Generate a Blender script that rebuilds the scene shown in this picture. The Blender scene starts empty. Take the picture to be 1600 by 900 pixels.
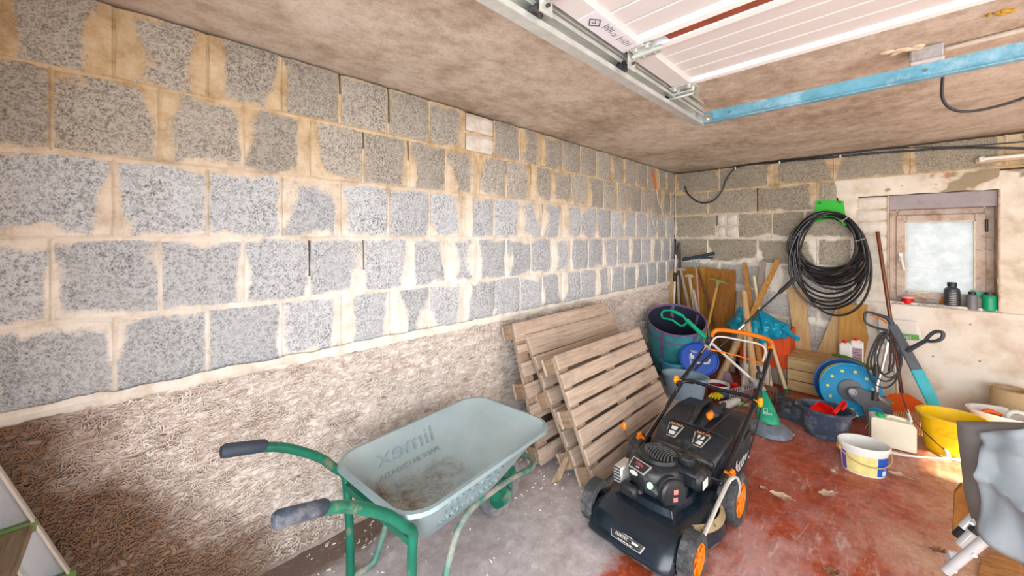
import bpy, math, random
from mathutils import Vector, Matrix, noise as mnoise
R = math.radians
rnd = random.Random(7)
S = bpy.context.scene
COL = S.collection

# ------------------------------------------------------------------ camera
CAMX, CAMH, FPX, YAW = 1.866, 1.40, 586.0, R(45.2)
cam_data = bpy.data.cameras.new('camera')
cam_data.sensor_width = 36.0
cam_data.lens = FPX / 1600 * 36.0
cam_data.shift_y = -(450 - 372) / 1600.0
cam_data.clip_start = 0.02
cam = bpy.data.objects.new('camera', cam_data)
cam.location = (CAMX, 0, CAMH)
cam.rotation_euler = (R(90), 0, YAW)
COL.objects.link(cam)
S.camera = cam

# ------------------------------------------------------------------ world, lights, exposure
S.view_settings.view_transform = 'Standard'
S.view_settings.look = 'None'
S.view_settings.gamma = 1.0
S.view_settings.use_curve_mapping = False
S.view_settings.exposure = 0.78
world = bpy.data.worlds.new('daylight'); S.world = world
world.use_nodes = True
wn = world.node_tree.nodes; wl = world.node_tree.links
wn.clear()
wo = wn.new('ShaderNodeOutputWorld'); wb = wn.new('ShaderNodeBackground')
wb.inputs[0].default_value = (0.93, 0.97, 1.0, 1); wb.inputs[1].default_value = 0.8
wl.new(wb.outputs[0], wo.inputs[0])

def area(name, loc, rot, sx, sy, power, col):
    l = bpy.data.lights.new(name, 'AREA'); l.shape = 'RECTANGLE'; l.size = sx; l.size_y = sy
    l.energy = power; l.color = col
    o = bpy.data.objects.new(name, l); o.location = loc; o.rotation_euler = rot
    COL.objects.link(o); return o
# skylight falling through the open garage doorway behind the camera
area('doorway_daylight', (2.75, -0.60, 1.02), (R(90), 0, 0), 3.3, 1.95, 74, (0.93, 0.97, 1.0))
# skylight from the side opening to the right
area('side_daylight', (4.45, 1.7, 1.15), (R(90), 0, R(90)), 2.6, 1.9, 30, (1.0, 0.97, 0.93))
sun = bpy.data.lights.new('sun', 'SUN'); sun.energy = 9.0; sun.angle = R(1.2); sun.color = (1.0, 0.86, 0.62)
so = bpy.data.objects.new('sun', sun); COL.objects.link(so)
so.rotation_euler = (Vector((2.35, 3.75, 0.0)) - Vector((4.5, 3.45, 1.75))).to_track_quat('-Z', 'Y').to_euler()

# ------------------------------------------------------------------ helpers
FW = Vector((-math.sin(YAW), math.cos(YAW), 0)); RT = Vector((math.cos(YAW), math.sin(YAW), 0))
def at(k, u, v, val):
    """point of the photograph on the plane x, y or z = val"""
    d = FW + RT * ((u - 800) / FPX) + Vector((0, 0, -(v - 372) / FPX))
    o = Vector((CAMX, 0, CAMH)); i = 'xyz'.index(k)
    return o + d * ((val - o[i]) / d[i])

def nd(nt, t, **kw):
    n = nt.nodes.new(t)
    for k, v in kw.items():
        if k.startswith('i_'):
            n.inputs[k[2:].replace('_', ' ')].default_value = v
        else: setattr(n, k, v)
    return n
def ramp(nt, fac, stops):
    r = nt.nodes.new('ShaderNodeValToRGB'); el = r.color_ramp.elements
    while len(el) > 1: el.remove(el[-1])
    el[0].position = stops[0][0]; el[0].color = (*stops[0][1], 1)
    for p, c in stops[1:]:
        e = el.new(p); e.color = (*c, 1)
    nt.links.new(fac, r.inputs[0]); return r.outputs[0]
def g(v): return (v, v, v)
def mathn(nt, op, a, b=None, c=None):
    n = nt.nodes.new('ShaderNodeMath'); n.operation = op
    for i, x in enumerate((a, b, c)):
        if x is None: continue
        if isinstance(x, (int, float)): n.inputs[i].default_value = x
        else: nt.links.new(x, n.inputs[i])
    return n.outputs[0]
def mixc(nt, fac, a, b, mode='MIX'):
    n = nt.nodes.new('ShaderNodeMix'); n.data_type = 'RGBA'; n.blend_type = mode
    for s, x in ((n.inputs[0], fac), (n.inputs[6], a), (n.inputs[7], b)):
        if isinstance(x, (int, float)): s.default_value = x
        elif isinstance(x, tuple): s.default_value = (*x, 1) if len(x) == 3 else x
        else: nt.links.new(x, s)
    return n.outputs[2]
def noise(nt, vec, scale, detail=5, rough=.6, dist=0):
    n = nt.nodes.new('ShaderNodeTexNoise'); n.inputs['Scale'].default_value = scale
    n.inputs['Detail'].default_value = detail; n.inputs['Roughness'].default_value = rough
    n.inputs['Distortion'].default_value = dist
    nt.links.new(vec, n.inputs['Vector']); return n.outputs[0]
def newmat(name):
    m = bpy.data.materials.new(name); m.use_nodes = True; nt = m.node_tree
    return m, nt, nt.nodes['Principled BSDF']
def wpos(nt): return nt.nodes.new('ShaderNodeNewGeometry').outputs['Position']
def ocoord(nt): return nt.nodes.new('ShaderNodeTexCoord').outputs['Object']
def mapping(nt, vec, sc=(1,1,1), rot=(0,0,0), loc=(0,0,0)):
    n = nt.nodes.new('ShaderNodeMapping'); n.inputs['Scale'].default_value = sc
    n.inputs['Rotation'].default_value = rot; n.inputs['Location'].default_value = loc
    nt.links.new(vec, n.inputs[0]); return n.outputs[0]
def bump(nt, b, h, strength, dist=.01):
    n = nt.nodes.new('ShaderNodeBump'); n.inputs['Strength'].default_value = strength
    n.inputs['Distance'].default_value = dist
    nt.links.new(h, n.inputs['Height']); nt.links.new(n.outputs[0], b.inputs['Normal'])

MC = {}
def vivid(c, s=1.22, k=.92):
    l = .3*c[0]+.55*c[1]+.15*c[2]; return tuple(min(1, max(0.003, (l+(x-l)*s)*k)) for x in c)
def mt(name, col, rough=.5, metal=0, var=.25, scale=14, dirt=None, damt=.5, bmp=.15, spec=.5, dscale=6, trans=0):
    """general surface: a base colour with mottling, patches of dirt and a fine relief"""
    if name in MC: return MC[name]
    m, nt, b = newmat(name); oc = ocoord(nt); col = vivid(col)
    n1 = noise(nt, oc, scale, 6, .65)
    lo = tuple(max(0, c*(1-var)) for c in col); hi = tuple(min(1, c*(1+var*.7)) for c in col)
    c = ramp(nt, n1, [(.3, lo), (.7, hi)])
    if dirt:
        n2 = noise(nt, mapping(nt, oc, loc=(3.1,1.7,5.2)), dscale, 8, .75)
        f = ramp(nt, n2, [(.62-.3*damt, g(0)), (.75-.2*damt, g(.9))])
        c = mixc(nt, f, c, dirt)
        rr = mixc(nt, f, g(rough), g(.9)); nt.links.new(rr, b.inputs['Roughness'])
    else: b.inputs['Roughness'].default_value = rough
    nt.links.new(c, b.inputs['Base Color'])
    b.inputs['Metallic'].default_value = metal
    b.inputs['Specular IOR Level'].default_value = spec
    if trans: b.inputs['Transmission Weight'].default_value = trans
    if bmp: bump(nt, b, noise(nt, oc, scale*6, 4, .6), bmp, .003)
    MC[name] = m; return m

def wood(name, c1, c2, axis=0, stain=None, rough=.75, samt=.4):
    if name in MC: return MC[name]
    m, nt, b = newmat(name); oc = ocoord(nt); c1, c2 = vivid(c1, 1.15, .95), vivid(c2, 1.2, .85)
    info = nt.nodes.new('ShaderNodeObjectInfo')
    off = nt.nodes.new('ShaderNodeVectorMath'); off.operation = 'ADD'
    comb = nt.nodes.new('ShaderNodeCombineXYZ'); nt.links.new(mathn(nt, 'MULTIPLY', info.outputs['Random'], 9.0), comb.inputs[0]); nt.links.new(mathn(nt, 'MULTIPLY', info.outputs['Random'], 5.0), comb.inputs[1])
    nt.links.new(oc, off.inputs[0]); nt.links.new(comb.outputs[0], off.inputs[1]); v = off.outputs[0]
    sc = [26, 26, 26]; sc[axis] = 1.6
    grain = noise(nt, mapping(nt, v, sc=tuple(sc)), 2.2, 7, .65, .6)
    c = ramp(nt, grain, [(.3, c2), (.62, c1)])
    kn = noise(nt, v, 4.5, 6, .7)
    c = mixc(nt, ramp(nt, kn, [(.6-.15*samt, g(0)), (.8, g(.85*samt+.1))]), c, stain or tuple(x*.45 for x in c2))
    c = mixc(nt, ramp(nt, info.outputs['Random'], [(0, g(0)), (1, g(.28))]), c, tuple(x*.6 for x in c2))
    nt.links.new(c, b.inputs['Base Color']); b.inputs['Roughness'].default_value = rough
    bump(nt, b, grain, .35, .004)
    MC[name] = m; return m

class MB:
    def __init__(s): s.v = []; s.f = []
    def add(s, vs, fs):
        n = len(s.v); s.v += [Vector(v) for v in vs]; s.f += [tuple(i+n for i in f) for f in fs]; return s
    def box(s, c, d, m=None, bev=0.0):
        x, y, z = d[0]/2, d[1]/2, d[2]/2
        if bev:
            b = min(bev, x*.9, y*.9, z*.9); vs = []
            for sx in (-1,1):
                for sy in (-1,1):
                    for sz in (-1,1):
                        vs += [(sx*x, sy*(y-b), sz*(z-b)), (sx*(x-b), sy*y, sz*(z-b)), (sx*(x-b), sy*(y-b), sz*z)]
            I = lambda a,b_,c_: ((a>0)*4+(b_>0)*2+(c_>0))*3
            fs = []
            for sg in (-1,1):
                q = [(-1,-1),(1,-1),(1,1),(-1,1)]
                if sg < 0: q = q[::-1]
                fs.append(tuple(I(sg,a,b_)+0 for a,b_ in q)); fs.append(tuple(I(b_,sg,a)+1 for a,b_ in q)); fs.append(tuple(I(a,b_,sg)+2 for a,b_ in q))
            for a in (-1,1):
                for b_ in (-1,1):
                    def o(f): return f if a*b_ > 0 else f[::-1]
                    fs.append(o((I(a,b_,-1)+0, I(a,b_,-1)+1, I(a,b_,1)+1, I(a,b_,1)+0))[::-1])
                    fs.append(o((I(-1,a,b_)+1, I(-1,a,b_)+2, I(1,a,b_)+2, I(1,a,b_)+1))[::-1])
                    fs.append(o((I(a,-1,b_)+2, I(a,-1,b_)+0, I(a,1,b_)+0, I(a,1,b_)+2))[::-1])
                    for c_ in (-1,1):
                        t = (I(a,b_,c_), I(a,b_,c_)+1, I(a,b_,c_)+2); fs.append(t if a*b_*c_ > 0 else t[::-1])
        else:
            vs = [(sx*x, sy*y, sz*z) for sx in (-1,1) for sy in (-1,1) for sz in (-1,1)]
            fs = [(0,1,3,2),(4,6,7,5),(0,4,5,1),(2,3,7,6),(0,2,6,4),(1,5,7,3)]
        c = Vector(c)
        vs = [((m @ Vector(v)) if m else Vector(v)) + c for v in vs]
        return s.add(vs, fs)
    def tube(s, pts, r, seg=10, closed=False, sm=0, cap=True):
        P = [Vector(p) for p in pts]; rr = r if isinstance(r, (list, tuple)) else [r]*len(P)
        if sm:
            Q, q = [], []; n = len(P)
            for i in range(n if closed else n-1):
                gt = lambda k: P[k % n] if closed else P[max(0, min(n-1, k))]
                p0, p1, p2, p3 = gt(i-1), gt(i), gt(i+1), gt(i+2)
                for j in range(sm):
                    t = j/sm
                    Q.append(.5*((2*p1) + (p2-p0)*t + (2*p0-5*p1+4*p2-p3)*t*t + (3*p1-p0-3*p2+p3)*t**3))
                    q.append(rr[i] + (rr[(i+1) % n]-rr[i])*t)
            if not closed: Q.append(P[-1]); q.append(rr[-1])
            P, rr = Q, q
        n = len(P); vs = []; up = None
        for i, p in enumerate(P):
            a = P[(i-1) % n] if (closed or i) else p; b = P[(i+1) % n] if (closed or i < n-1) else p
            t = (b-a)
            if t.length < 1e-9: t = Vector((0,0,1))
            t.normalize()
            if up is None: up = t.orthogonal().normalized()
            up = (up - t*up.dot(t))
            if up.length < 1e-6: up = t.orthogonal()
            up.normalize(); w = t.cross(up)
            k = 1.0
            for j in range(seg):
                an = 2*math.pi*j/seg; vs.append(p + (up*math.cos(an) + w*math.sin(an))*rr[i]*k)
        fs = []
        for i in range(n if closed else n-1):
            i2 = (i+1) % n
            for j in range(seg):
                j2 = (j+1) % seg; fs.append((i*seg+j, i*seg+j2, i2*seg+j2, i2*seg+j))
        if not closed and cap:
            fs.append(tuple(range(seg))[::-1]); fs.append(tuple((n-1)*seg+j for j in range(seg)))
        return s.add(vs, fs)
    def cyl(s, a, b, r, r2=None, seg=16): return s.tube([a, b], [r, r if r2 is None else r2], seg)
    def lathe(s, prof, c=(0,0,0), seg=28, m=None, sx=1, sy=1, cap1=True):
        """profile of (radius, height) round z"""
        vs = []; c = Vector(c)
        for (r, z) in prof:
            for j in range(seg):
                a = 2*math.pi*j/seg; v = Vector((r*math.cos(a)*sx, r*math.sin(a)*sy, z)); vs.append(((m @ v) if m else v) + c)
        n = len(prof); fs = []
        for i in range(n-1):
            for j in range(seg):
                j2 = (j+1) % seg; fs.append((i*seg+j, i*seg+j2, (i+1)*seg+j2, (i+1)*seg+j))
        clo = tuple(prof[0]) == tuple(prof[-1])
        if prof[0][0] > 1e-6 and not clo: fs.append(tuple(range(seg))[::-1])
        if prof[-1][0] > 1e-6 and not clo and not (prof[0][0] < 1e-6 and cap1 is False): fs.append(tuple((n-1)*seg+j for j in range(seg)))
        return s.add(vs, fs)
    def rings(s, rings, cap0=True, cap1=True, closed=False):
        n = len(rings); k = len(rings[0]); vs = [p for r_ in rings for p in r_]; fs = []
        for i in range(n if closed else n-1):
            i2 = (i+1) % n
            for j in range(k):
                j2 = (j+1) % k; fs.append((i*k+j, i*k+j2, i2*k+j2, i2*k+j))
        if not closed:
            if cap0: fs.append(tuple(range(k))[::-1])
            if cap1: fs.append(tuple((n-1)*k+j for j in range(k)))
        return s.add(vs, fs)
    def prism(s, poly, d, m=None, c=(0,0,0)):
        """outline in xy, thickness d along z"""
        n = len(poly); c = Vector(c)
        vs = [Vector((x, y, 0)) for x, y in poly] + [Vector((x, y, d)) for x, y in poly]
        vs = [((m @ v) if m else v) + c for v in vs]
        return s.add(vs, [tuple(range(n))[::-1], tuple(range(n, 2*n))] + [(i, (i+1) % n, n+(i+1) % n, n+i) for i in range(n)])
    def slab(s, pts, off):
        """polygon of 3d points thickened by the vector off"""
        n = len(pts); P = [Vector(p) for p in pts]; off = Vector(off)
        return s.add(P + [p+off for p in P], [tuple(range(n))[::-1], tuple(range(n, 2*n))] + [(i, (i+1) % n, n+(i+1) % n, n+i) for i in range(n)])
    def grid(s, fn, nu, nv):
        vs = [fn(i/nu, j/nv) for i in range(nu+1) for j in range(nv+1)]
        return s.add(vs, [(i*(nv+1)+j, (i+1)*(nv+1)+j, (i+1)*(nv+1)+j+1, i*(nv+1)+j+1) for i in range(nu) for j in range(nv)])
    def ball(s, c, r, n=12, m=None):
        r = r if isinstance(r, tuple) else (r,r,r); c = Vector(c)
        rg = []
        for i in range(n+1):
            t = math.pi*i/n; t = min(max(t, .02), math.pi-.02)
            ring = [Vector((r[0]*math.sin(t)*math.cos(2*math.pi*j/(2*n)), r[1]*math.sin(t)*math.sin(2*math.pi*j/(2*n)), -r[2]*math.cos(t))) for j in range(2*n)]
            rg.append([((m @ p) if m else p)+c for p in ring])
        return s.rings(rg)
    def jit(s, a, sc=8, seed=0):
        for i, v in enumerate(s.v):
            s.v[i] = v + mnoise.noise_vector(v*sc + Vector((seed, seed*1.7, 0)))*a
        return s
    def build(s, name, mat, parent=None, smooth=False, auto=None, local=False):
        me = bpy.data.meshes.new(name); V = s.v
        if parent is not None:
            if not local:
                inv = (parent_world(parent)).inverted(); V = [inv @ v for v in V]
            org = Vector((0,0,0))
        else:
            xs = [v.x for v in V]; ys = [v.y for v in V]; zs = [v.z for v in V]
            org = Vector(((min(xs)+max(xs))/2, (min(ys)+max(ys))/2, min(zs))); V = [v-org for v in V]
        me.from_pydata([tuple(v) for v in V], [], s.f); me.validate()
        import bmesh
        bm = bmesh.new(); bm.from_mesh(me); bmesh.ops.recalc_face_normals(bm, faces=bm.faces)
        if smooth:
            ang = R(auto or 40)
            for f in bm.faces: f.smooth = True
            for e in bm.edges:
                if len(e.link_faces) == 2 and e.calc_face_angle(0) > ang: e.smooth = False
        bm.to_mesh(me); bm.free()
        me.materials.append(mat)
        o = bpy.data.objects.new(name, me); COL.objects.link(o)
        if parent is not None: o.parent = parent
        else: o.location = org
        return o
def parent_world(o):
    m = o.matrix_basis.copy()
    while o.parent: o = o.parent; m = o.matrix_basis @ m
    return m
def thing(name, label, cat, loc=(0,0,0), rz=0, group=None):
    o = bpy.data.objects.new(name, None); o.empty_display_size = .1; COL.objects.link(o)
    o.location = loc; o.rotation_euler = (0,0,rz); o['label'] = label; o['category'] = cat
    if group: o['group'] = group
    return o
def tag(o, label, cat, group=None, kind=None):
    o['label'] = label; o['category'] = cat
    if group: o['group'] = group
    if kind: o['kind'] = kind
    return o
def struct(o): o['kind'] = 'structure'; return o
def struct_empty(name, loc=(0,0,0)):
    o = bpy.data.objects.new(name, None); COL.objects.link(o); o.location = loc; o['kind'] = 'structure'; return o
def inst(me, name, parent, mat4):
    o = bpy.data.objects.new(name, me); COL.objects.link(o); o.parent = parent
    o.matrix_basis = parent_world(parent).inverted() @ mat4; return o
def bez(a, b, sag, n=8):
    a, b = Vector(a), Vector(b); return [a.lerp(b, i/n) - Vector((0,0,1))*sag*4*(i/n)*(1-i/n) for i in range(n+1)]
def text(s, size, ext, m4, mat, parent, name='lettering', font_sx=1.0, bold=0.0):
    cu = bpy.data.curves.new('t', 'FONT'); cu.body = s; cu.size = size; cu.extrude = ext; cu.offset = bold
    cu.align_x = 'CENTER'; cu.align_y = 'CENTER'; cu.resolution_u = 3
    to = bpy.data.objects.new('t', cu); me = bpy.data.meshes.new_from_object(to)
    bpy.data.objects.remove(to); bpy.data.curves.remove(cu)
    me.transform(Matrix.Diagonal((font_sx,1,1,1))); me.name = name
    me.materials.clear(); me.materials.append(mat)
    o = bpy.data.objects.new(name, me); COL.objects.link(o)
    o.parent = parent; o.matrix_basis = parent_world(parent).inverted() @ m4
    return o
def frame4(o, x, y):
    """matrix with origin o, x axis x, y axis nearest y"""
    x = Vector(x).normalized(); z = x.cross(Vector(y)).normalized(); y = z.cross(x)
    m = Matrix((x, y, z)).transposed().to_4x4(); m.translation = Vector(o); return m
# ================================================================== SETTING
YB, ZC = 4.69, 2.206
CH = .2732
ROWS = [(.854, 1.127), (1.127, 1.40), (1.40, 1.673), (1.673, 1.946), (1.946, ZC-.013)]

def block_mat(name, hw, warm, light):
    m, nt, b = newmat(name); oc = ocoord(nt); wp = wpos(nt)
    info = nt.nodes.new('ShaderNodeObjectInfo'); rn = info.outputs['Random']
    vor = nt.nodes.new('ShaderNodeTexVoronoi'); vor.inputs['Scale'].default_value = 150
    nt.links.new(mapping(nt, wp, loc=(.3,.1,.2)), vor.inputs['Vector'])
    pore = noise(nt, wp, 110, 5, .75); big = noise(nt, wp, 5, 5, .6)
    vo2 = nt.nodes.new('ShaderNodeTexVoronoi'); vo2.inputs['Scale'].default_value = 62; vo2.inputs['Randomness'].default_value = 1; nt.links.new(mapping(nt, wp, loc=(.7,.4,.9)), vo2.inputs['Vector'])
    mid = noise(nt, wp, 26, 4, .65)
    agg = ramp(nt, mathn(nt, 'ADD', mathn(nt, 'MULTIPLY', pore, .62), mathn(nt, 'ADD', mathn(nt, 'MULTIPLY', vor.outputs['Distance'], .30), mathn(nt, 'ADD', mathn(nt, 'MULTIPLY', vo2.outputs['Distance'], .22), mathn(nt, 'MULTIPLY', mid, .16)))),
               [(.47, tuple(c*.16 for c in warm)), (.53, tuple(c*.80 for c in warm)), (.60, warm), (.72, light)])
    tone = mixc(nt, ramp(nt, big, [(.35, g(0)), (.7, g(.55))]), agg, light)
    tone = mixc(nt, ramp(nt, rn, [(0, g(.0)), (1, g(.32))]), tone, tuple(c*.55 for c in warm))
    # mortar smeared over the joints: wide or narrow as the mason left it
    sx = nt.nodes.new('ShaderNodeSeparateXYZ'); nt.links.new(oc, sx.inputs[0])
    du = mathn(nt, 'SUBTRACT', hw, mathn(nt, 'ABSOLUTE', sx.outputs[0]))
    dv = mathn(nt, 'SUBTRACT', .128, mathn(nt, 'ABSOLUTE', sx.outputs[2]))
    wn1 = noise(nt, mapping(nt, wp, sc=(1,1,.55)), 3.1, 2, .5)
    w = mathn(nt, 'MAXIMUM', .004, mathn(nt, 'MULTIPLY', mathn(nt, 'SUBTRACT', wn1, .455), .42))
    edge = mathn(nt, 'MULTIPLY', mathn(nt, 'SUBTRACT', noise(nt, wp, 22, 5, .65), .5), .06)
    m1 = mathn(nt, 'ADD', mathn(nt, 'SUBTRACT', w, du), edge)
    w2 = mathn(nt, 'MAXIMUM', .003, mathn(nt, 'MULTIPLY', mathn(nt, 'SUBTRACT', noise(nt, mapping(nt, wp, loc=(5,2,1)), 4.3, 2, .5), .44), .16))
    m2 = mathn(nt, 'ADD', mathn(nt, 'SUBTRACT', w2, dv), edge)
    mk = mathn(nt, 'MULTIPLY', mathn(nt, 'MAXIMUM', m1, m2), 90)
    mk = nt_clamp(nt, mathn(nt, 'ADD', mathn(nt, 'MULTIPLY', mk, .6), mathn(nt, 'ADD', .15, mathn(nt, 'MULTIPLY', mathn(nt, 'SUBTRACT', noise(nt, wp, 60, 4, .7), .5), 1.4))))
    sz = nt.nodes.new('ShaderNodeSeparateXYZ'); nt.links.new(wp, sz.inputs[0])
    hgt = nt_clamp(nt, mathn(nt, 'MULTIPLY', mathn(nt, 'SUBTRACT', sz.outputs[2], 1.25), 1.6))
    mcol = mortar_col(nt, wp, hgt)
    c = mixc(nt, mathn(nt, 'MULTIPLY', mk, .93), tone, mcol)
    nt.links.new(c, b.inputs['Base Color']); b.inputs['Roughness'].default_value = .95
    b.inputs['Specular IOR Level'].default_value = .15
    hh = mathn(nt, 'ADD', mathn(nt, 'MULTIPLY', mathn(nt, 'ADD', pore, vor.outputs['Distance']), mathn(nt, 'SUBTRACT', 1.25, mk)), mathn(nt, 'MULTIPLY', mk, 1.6))
    bump(nt, b, hh, .75, .006)
    return m
def nt_clamp(nt, x):
    n = nt.nodes.new('ShaderNodeClamp'); nt.links.new(x, n.inputs[0]); return n.outputs[0]
def mortar_col(nt, wp, hgt):  # pale low, warm high: sky and bounce light painted in by height
    n = noise(nt, wp, 9, 7, .7)
    warm = ramp(nt, n, [(.28, (.30,.19,.085)), (.5, (.56,.42,.25)), (.72, (.72,.60,.44))])
    pale = ramp(nt, n, [(.25, (.56,.47,.36)), (.5, (.84,.79,.71)), (.72, (.93,.90,.86))])
    return mixc(nt, hgt, pale, warm)
def mortar_mat():
    m, nt, b = newmat('mortar'); wp = wpos(nt)
    sz = nt.nodes.new('ShaderNodeSeparateXYZ'); nt.links.new(wp, sz.inputs[0])
    hgt = nt_clamp(nt, mathn(nt, 'MULTIPLY', mathn(nt, 'SUBTRACT', sz.outputs[2], 1.25), 1.6))
    nt.links.new(mortar_col(nt, wp, hgt), b.inputs['Base Color']); b.inputs['Roughness'].default_value = .95
    bump(nt, b, noise(nt, wp, 60, 6, .7), .6, .006); return m
MORT = mortar_mat()
DARK = mt('joint_shadow', (.03,.025,.02), .9, var=.2, bmp=0)
B_L = block_mat('aggregate_header_sky_tint', .119, (.43,.45,.475), (.74,.78,.82))  # lower rows: bluish sky light painted into the block colour
B_U = block_mat('aggregate_header_bounce_tint', .119, (.33,.30,.25), (.60,.57,.51))  # upper rows: warm bounce light painted into the block colour
B_B = block_mat('brown_grey_aggregate', .244, (.32,.275,.20), (.53,.48,.385))
B_BL = block_mat('pale_aggregate', .244, (.44,.42,.38), (.66,.64,.60))
PALE = mt('whitish_brick', (.72,.69,.64), .9, var=.25, scale=9, dirt=(.5,.38,.24), damt=.45, bmp=.4)
CREAMB = mt('cream_painted_brick', (.78,.74,.66), .9, var=.15, scale=10, dirt=(.55,.43,.28), damt=.35, bmp=.4)

def block_mesh(name, w, h, mat, seed, d=.06):
    mb = MB(); r_ = random.Random(seed); n = 5
    # rough, slightly worn front (towards -y) with chipped edges
    vs = []; ring = []
    def P(i, j, y): return Vector((-w/2 + w*i/n, y, -h/2 + h*j/n))
    for i in range(n+1):
        for j in range(n+1):
            e = (i in (0,n)) or (j in (0,n)); c = (i in (0,n)) and (j in (0,n))
            y = -d + (.009 if e else 0) + (.007 if c else 0) + r_.uniform(-.0015, .0015)
            p = P(i, j, y)
            if e: p.x += (-1 if p.x > 0 else 1)*r_.uniform(0, .003); p.z += (-1 if p.z > 0 else 1)*r_.uniform(0, .003)
            vs.append(p)
    fs = [(i*(n+1)+j, (i+1)*(n+1)+j, (i+1)*(n+1)+j+1, i*(n+1)+j+1) for i in range(n) for j in range(n)]
    k = len(vs); vs += [Vector((sx*w/2, 0, sz*h/2)) for sx, sz in ((-1,-1),(1,-1),(1,1),(-1,1))]
    bot = [i*(n+1) for i in range(n+1)]; top = [i*(n+1)+n for i in range(n+1)]; lf = list(range(n+1)); rt = [n*(n+1)+j for j in range(n+1)]
    fs += [tuple(bot[::-1])+(k, k+1), tuple(rt[::-1])+(k+1, k+2), tuple(top)+(k+2, k+3), tuple(lf)+(k+3, k)]
    mb.add(vs, fs)
    o = mb.build(name, mat, None)
    me = o.data; org = o.location.copy(); me.transform(Matrix.Translation(org)); bpy.data.objects.remove(o); return me

def strips(mb, plane, a0, a1, z0, z1, seed, depth=0.0, wob=.0035):
    """one uneven mortar strip on the wall, bulging out of the joint"""
    L = max(a1-a0, z1-z0); n = max(2, int(L/.05)); r_ = random.Random(seed)
    rows = []
    for i in range(n+1):
        t = i/n; j1, j2, o = r_.uniform(0, wob), r_.uniform(0, wob), r_.uniform(-.002, .003)
        if (a1-a0) > (z1-z0):
            a = a0+(a1-a0)*t; q = [(a, z0-j1), (a, (z0+z1)/2), (a, z1+j2)]
        else:
            z = z0+(z1-z0)*t; q = [(a0-j1, z), ((a0+a1)/2, z), (a1+j2, z)]
        oo = [-.006, o, -.006]
        rows.append([Vector((depth+oo[k], y, z_)) if plane == 'x' else Vector((y, YB-depth-oo[k], z_)) for k, (y, z_) in enumerate(q)])
    vs = [p for r2 in rows for p in r2]
    mb.add(vs, [(i*3+k, (i+1)*3+k, (i+1)*3+k+1, i*3+k+1) for i in range(n) for k in range(2)])

# ---- floor
def floor_mat():
    m, nt, b = newmat('worn_painted_concrete'); wp = wpos(nt)
    s = nt.nodes.new('ShaderNodeSeparateXYZ'); nt.links.new(wp, s.inputs[0])
    n_big = noise(nt, wp, 2.3, 6, .65); n_f = noise(nt, wp, 16, 9, .75); n_s = noise(nt, mapping(nt, wp, sc=(1,.35,1), rot=(0,0,.6)), 7, 6, .7, .5)
    conc = ramp(nt, n_f, [(.3, (.36,.32,.34)), (.5, (.50,.455,.47)), (.68, (.66,.62,.63))])
    conc = mixc(nt, ramp(nt, n_s, [(.5, g(0)), (.72, g(.7))]), conc, (.27,.20,.19))
    red = ramp(nt, n_f, [(.28, (.16,.028,.014)), (.5, (.36,.060,.022)), (.72, (.52,.135,.055))])
    dust = ramp(nt, mathn(nt, 'ADD', mathn(nt, 'MULTIPLY', n_s, .5), mathn(nt, 'MULTIPLY', n_big, .5)), [(.46, g(0)), (.56, g(.65))])
    near = nt_clamp(nt, mathn(nt, 'MULTIPLY', mathn(nt, 'SUBTRACT', 2.55, s.outputs[1]), .9))
    red = mixc(nt, mathn(nt, 'MULTIPLY', dust, mathn(nt, 'ADD', .25, mathn(nt, 'MULTIPLY', near, .75))), red, (.58,.48,.49))
    e = mathn(nt, 'ADD', mathn(nt, 'SUBTRACT', s.outputs[0], mathn(nt, 'ADD', .93, mathn(nt, 'MULTIPLY', mathn(nt, 'SUBTRACT', 1.45, s.outputs[1]), .18))),
              mathn(nt, 'MULTIPLY', mathn(nt, 'SUBTRACT', n_big, .5), .5))
    back = nt_clamp(nt, mathn(nt, 'MULTIPLY', mathn(nt, 'SUBTRACT', s.outputs[1], 2.6), 1.2))
    fac = nt_clamp(nt, mathn(nt, 'MULTIPLY', mathn(nt, 'ADD', e, mathn(nt, 'MULTIPLY', mathn(nt, 'SUBTRACT', n_f, .5), .3)), 16))
    c = mixc(nt, fac, conc, red)
    # earth and litter along the foot of the left wall
    wd = nt_clamp(nt, mathn(nt, 'MULTIPLY', mathn(nt, 'SUBTRACT', mathn(nt, 'ADD', .13, mathn(nt, 'MULTIPLY', n_s, .22)), s.outputs[0]), 12))
    c = mixc(nt, mathn(nt, 'MULTIPLY', wd, .85), c, (.14,.085,.055))
    tan = mathn(nt, 'MULTIPLY', nt_clamp(nt, mathn(nt, 'MULTIPLY', mathn(nt, 'SUBTRACT', mathn(nt, 'ADD', s.outputs[0], mathn(nt, 'MULTIPLY', mathn(nt, 'SUBTRACT', n_big, .5), 1.2)), 1.72), 2.2)), ramp(nt, n_s, [(.36, g(.2)), (.56, g(.85))]))
    c = mixc(nt, tan, c, ramp(nt, n_f, [(.3, (.42,.20,.10)), (.6, (.66,.44,.30))]))
    scf = noise(nt, mapping(nt, wp, sc=(1,.22,1), rot=(0,0,-.5)), 26, 6, .75, 1.0)
    c = mixc(nt, mathn(nt, 'MULTIPLY', ramp(nt, scf, [(.55, g(0)), (.64, g(.6))]), ramp(nt, n_big, [(.42, g(.15)), (.6, g(1))])), c, (.62,.50,.47))
    grain = ramp(nt, noise(nt, wp, 90, 3, .7), [(.62, g(0)), (.68, g(.55))])
    c = mixc(nt, grain, c, (.7,.62,.55))
    nt.links.new(c, b.inputs['Base Color'])
    nt.links.new(mixc(nt, fac, g(.72), ramp(nt, n_s, [(.35, g(.22)), (.6, g(.62))])), b.inputs['Roughness'])
    bump(nt, b, n_f, .3, .006); return m
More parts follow.
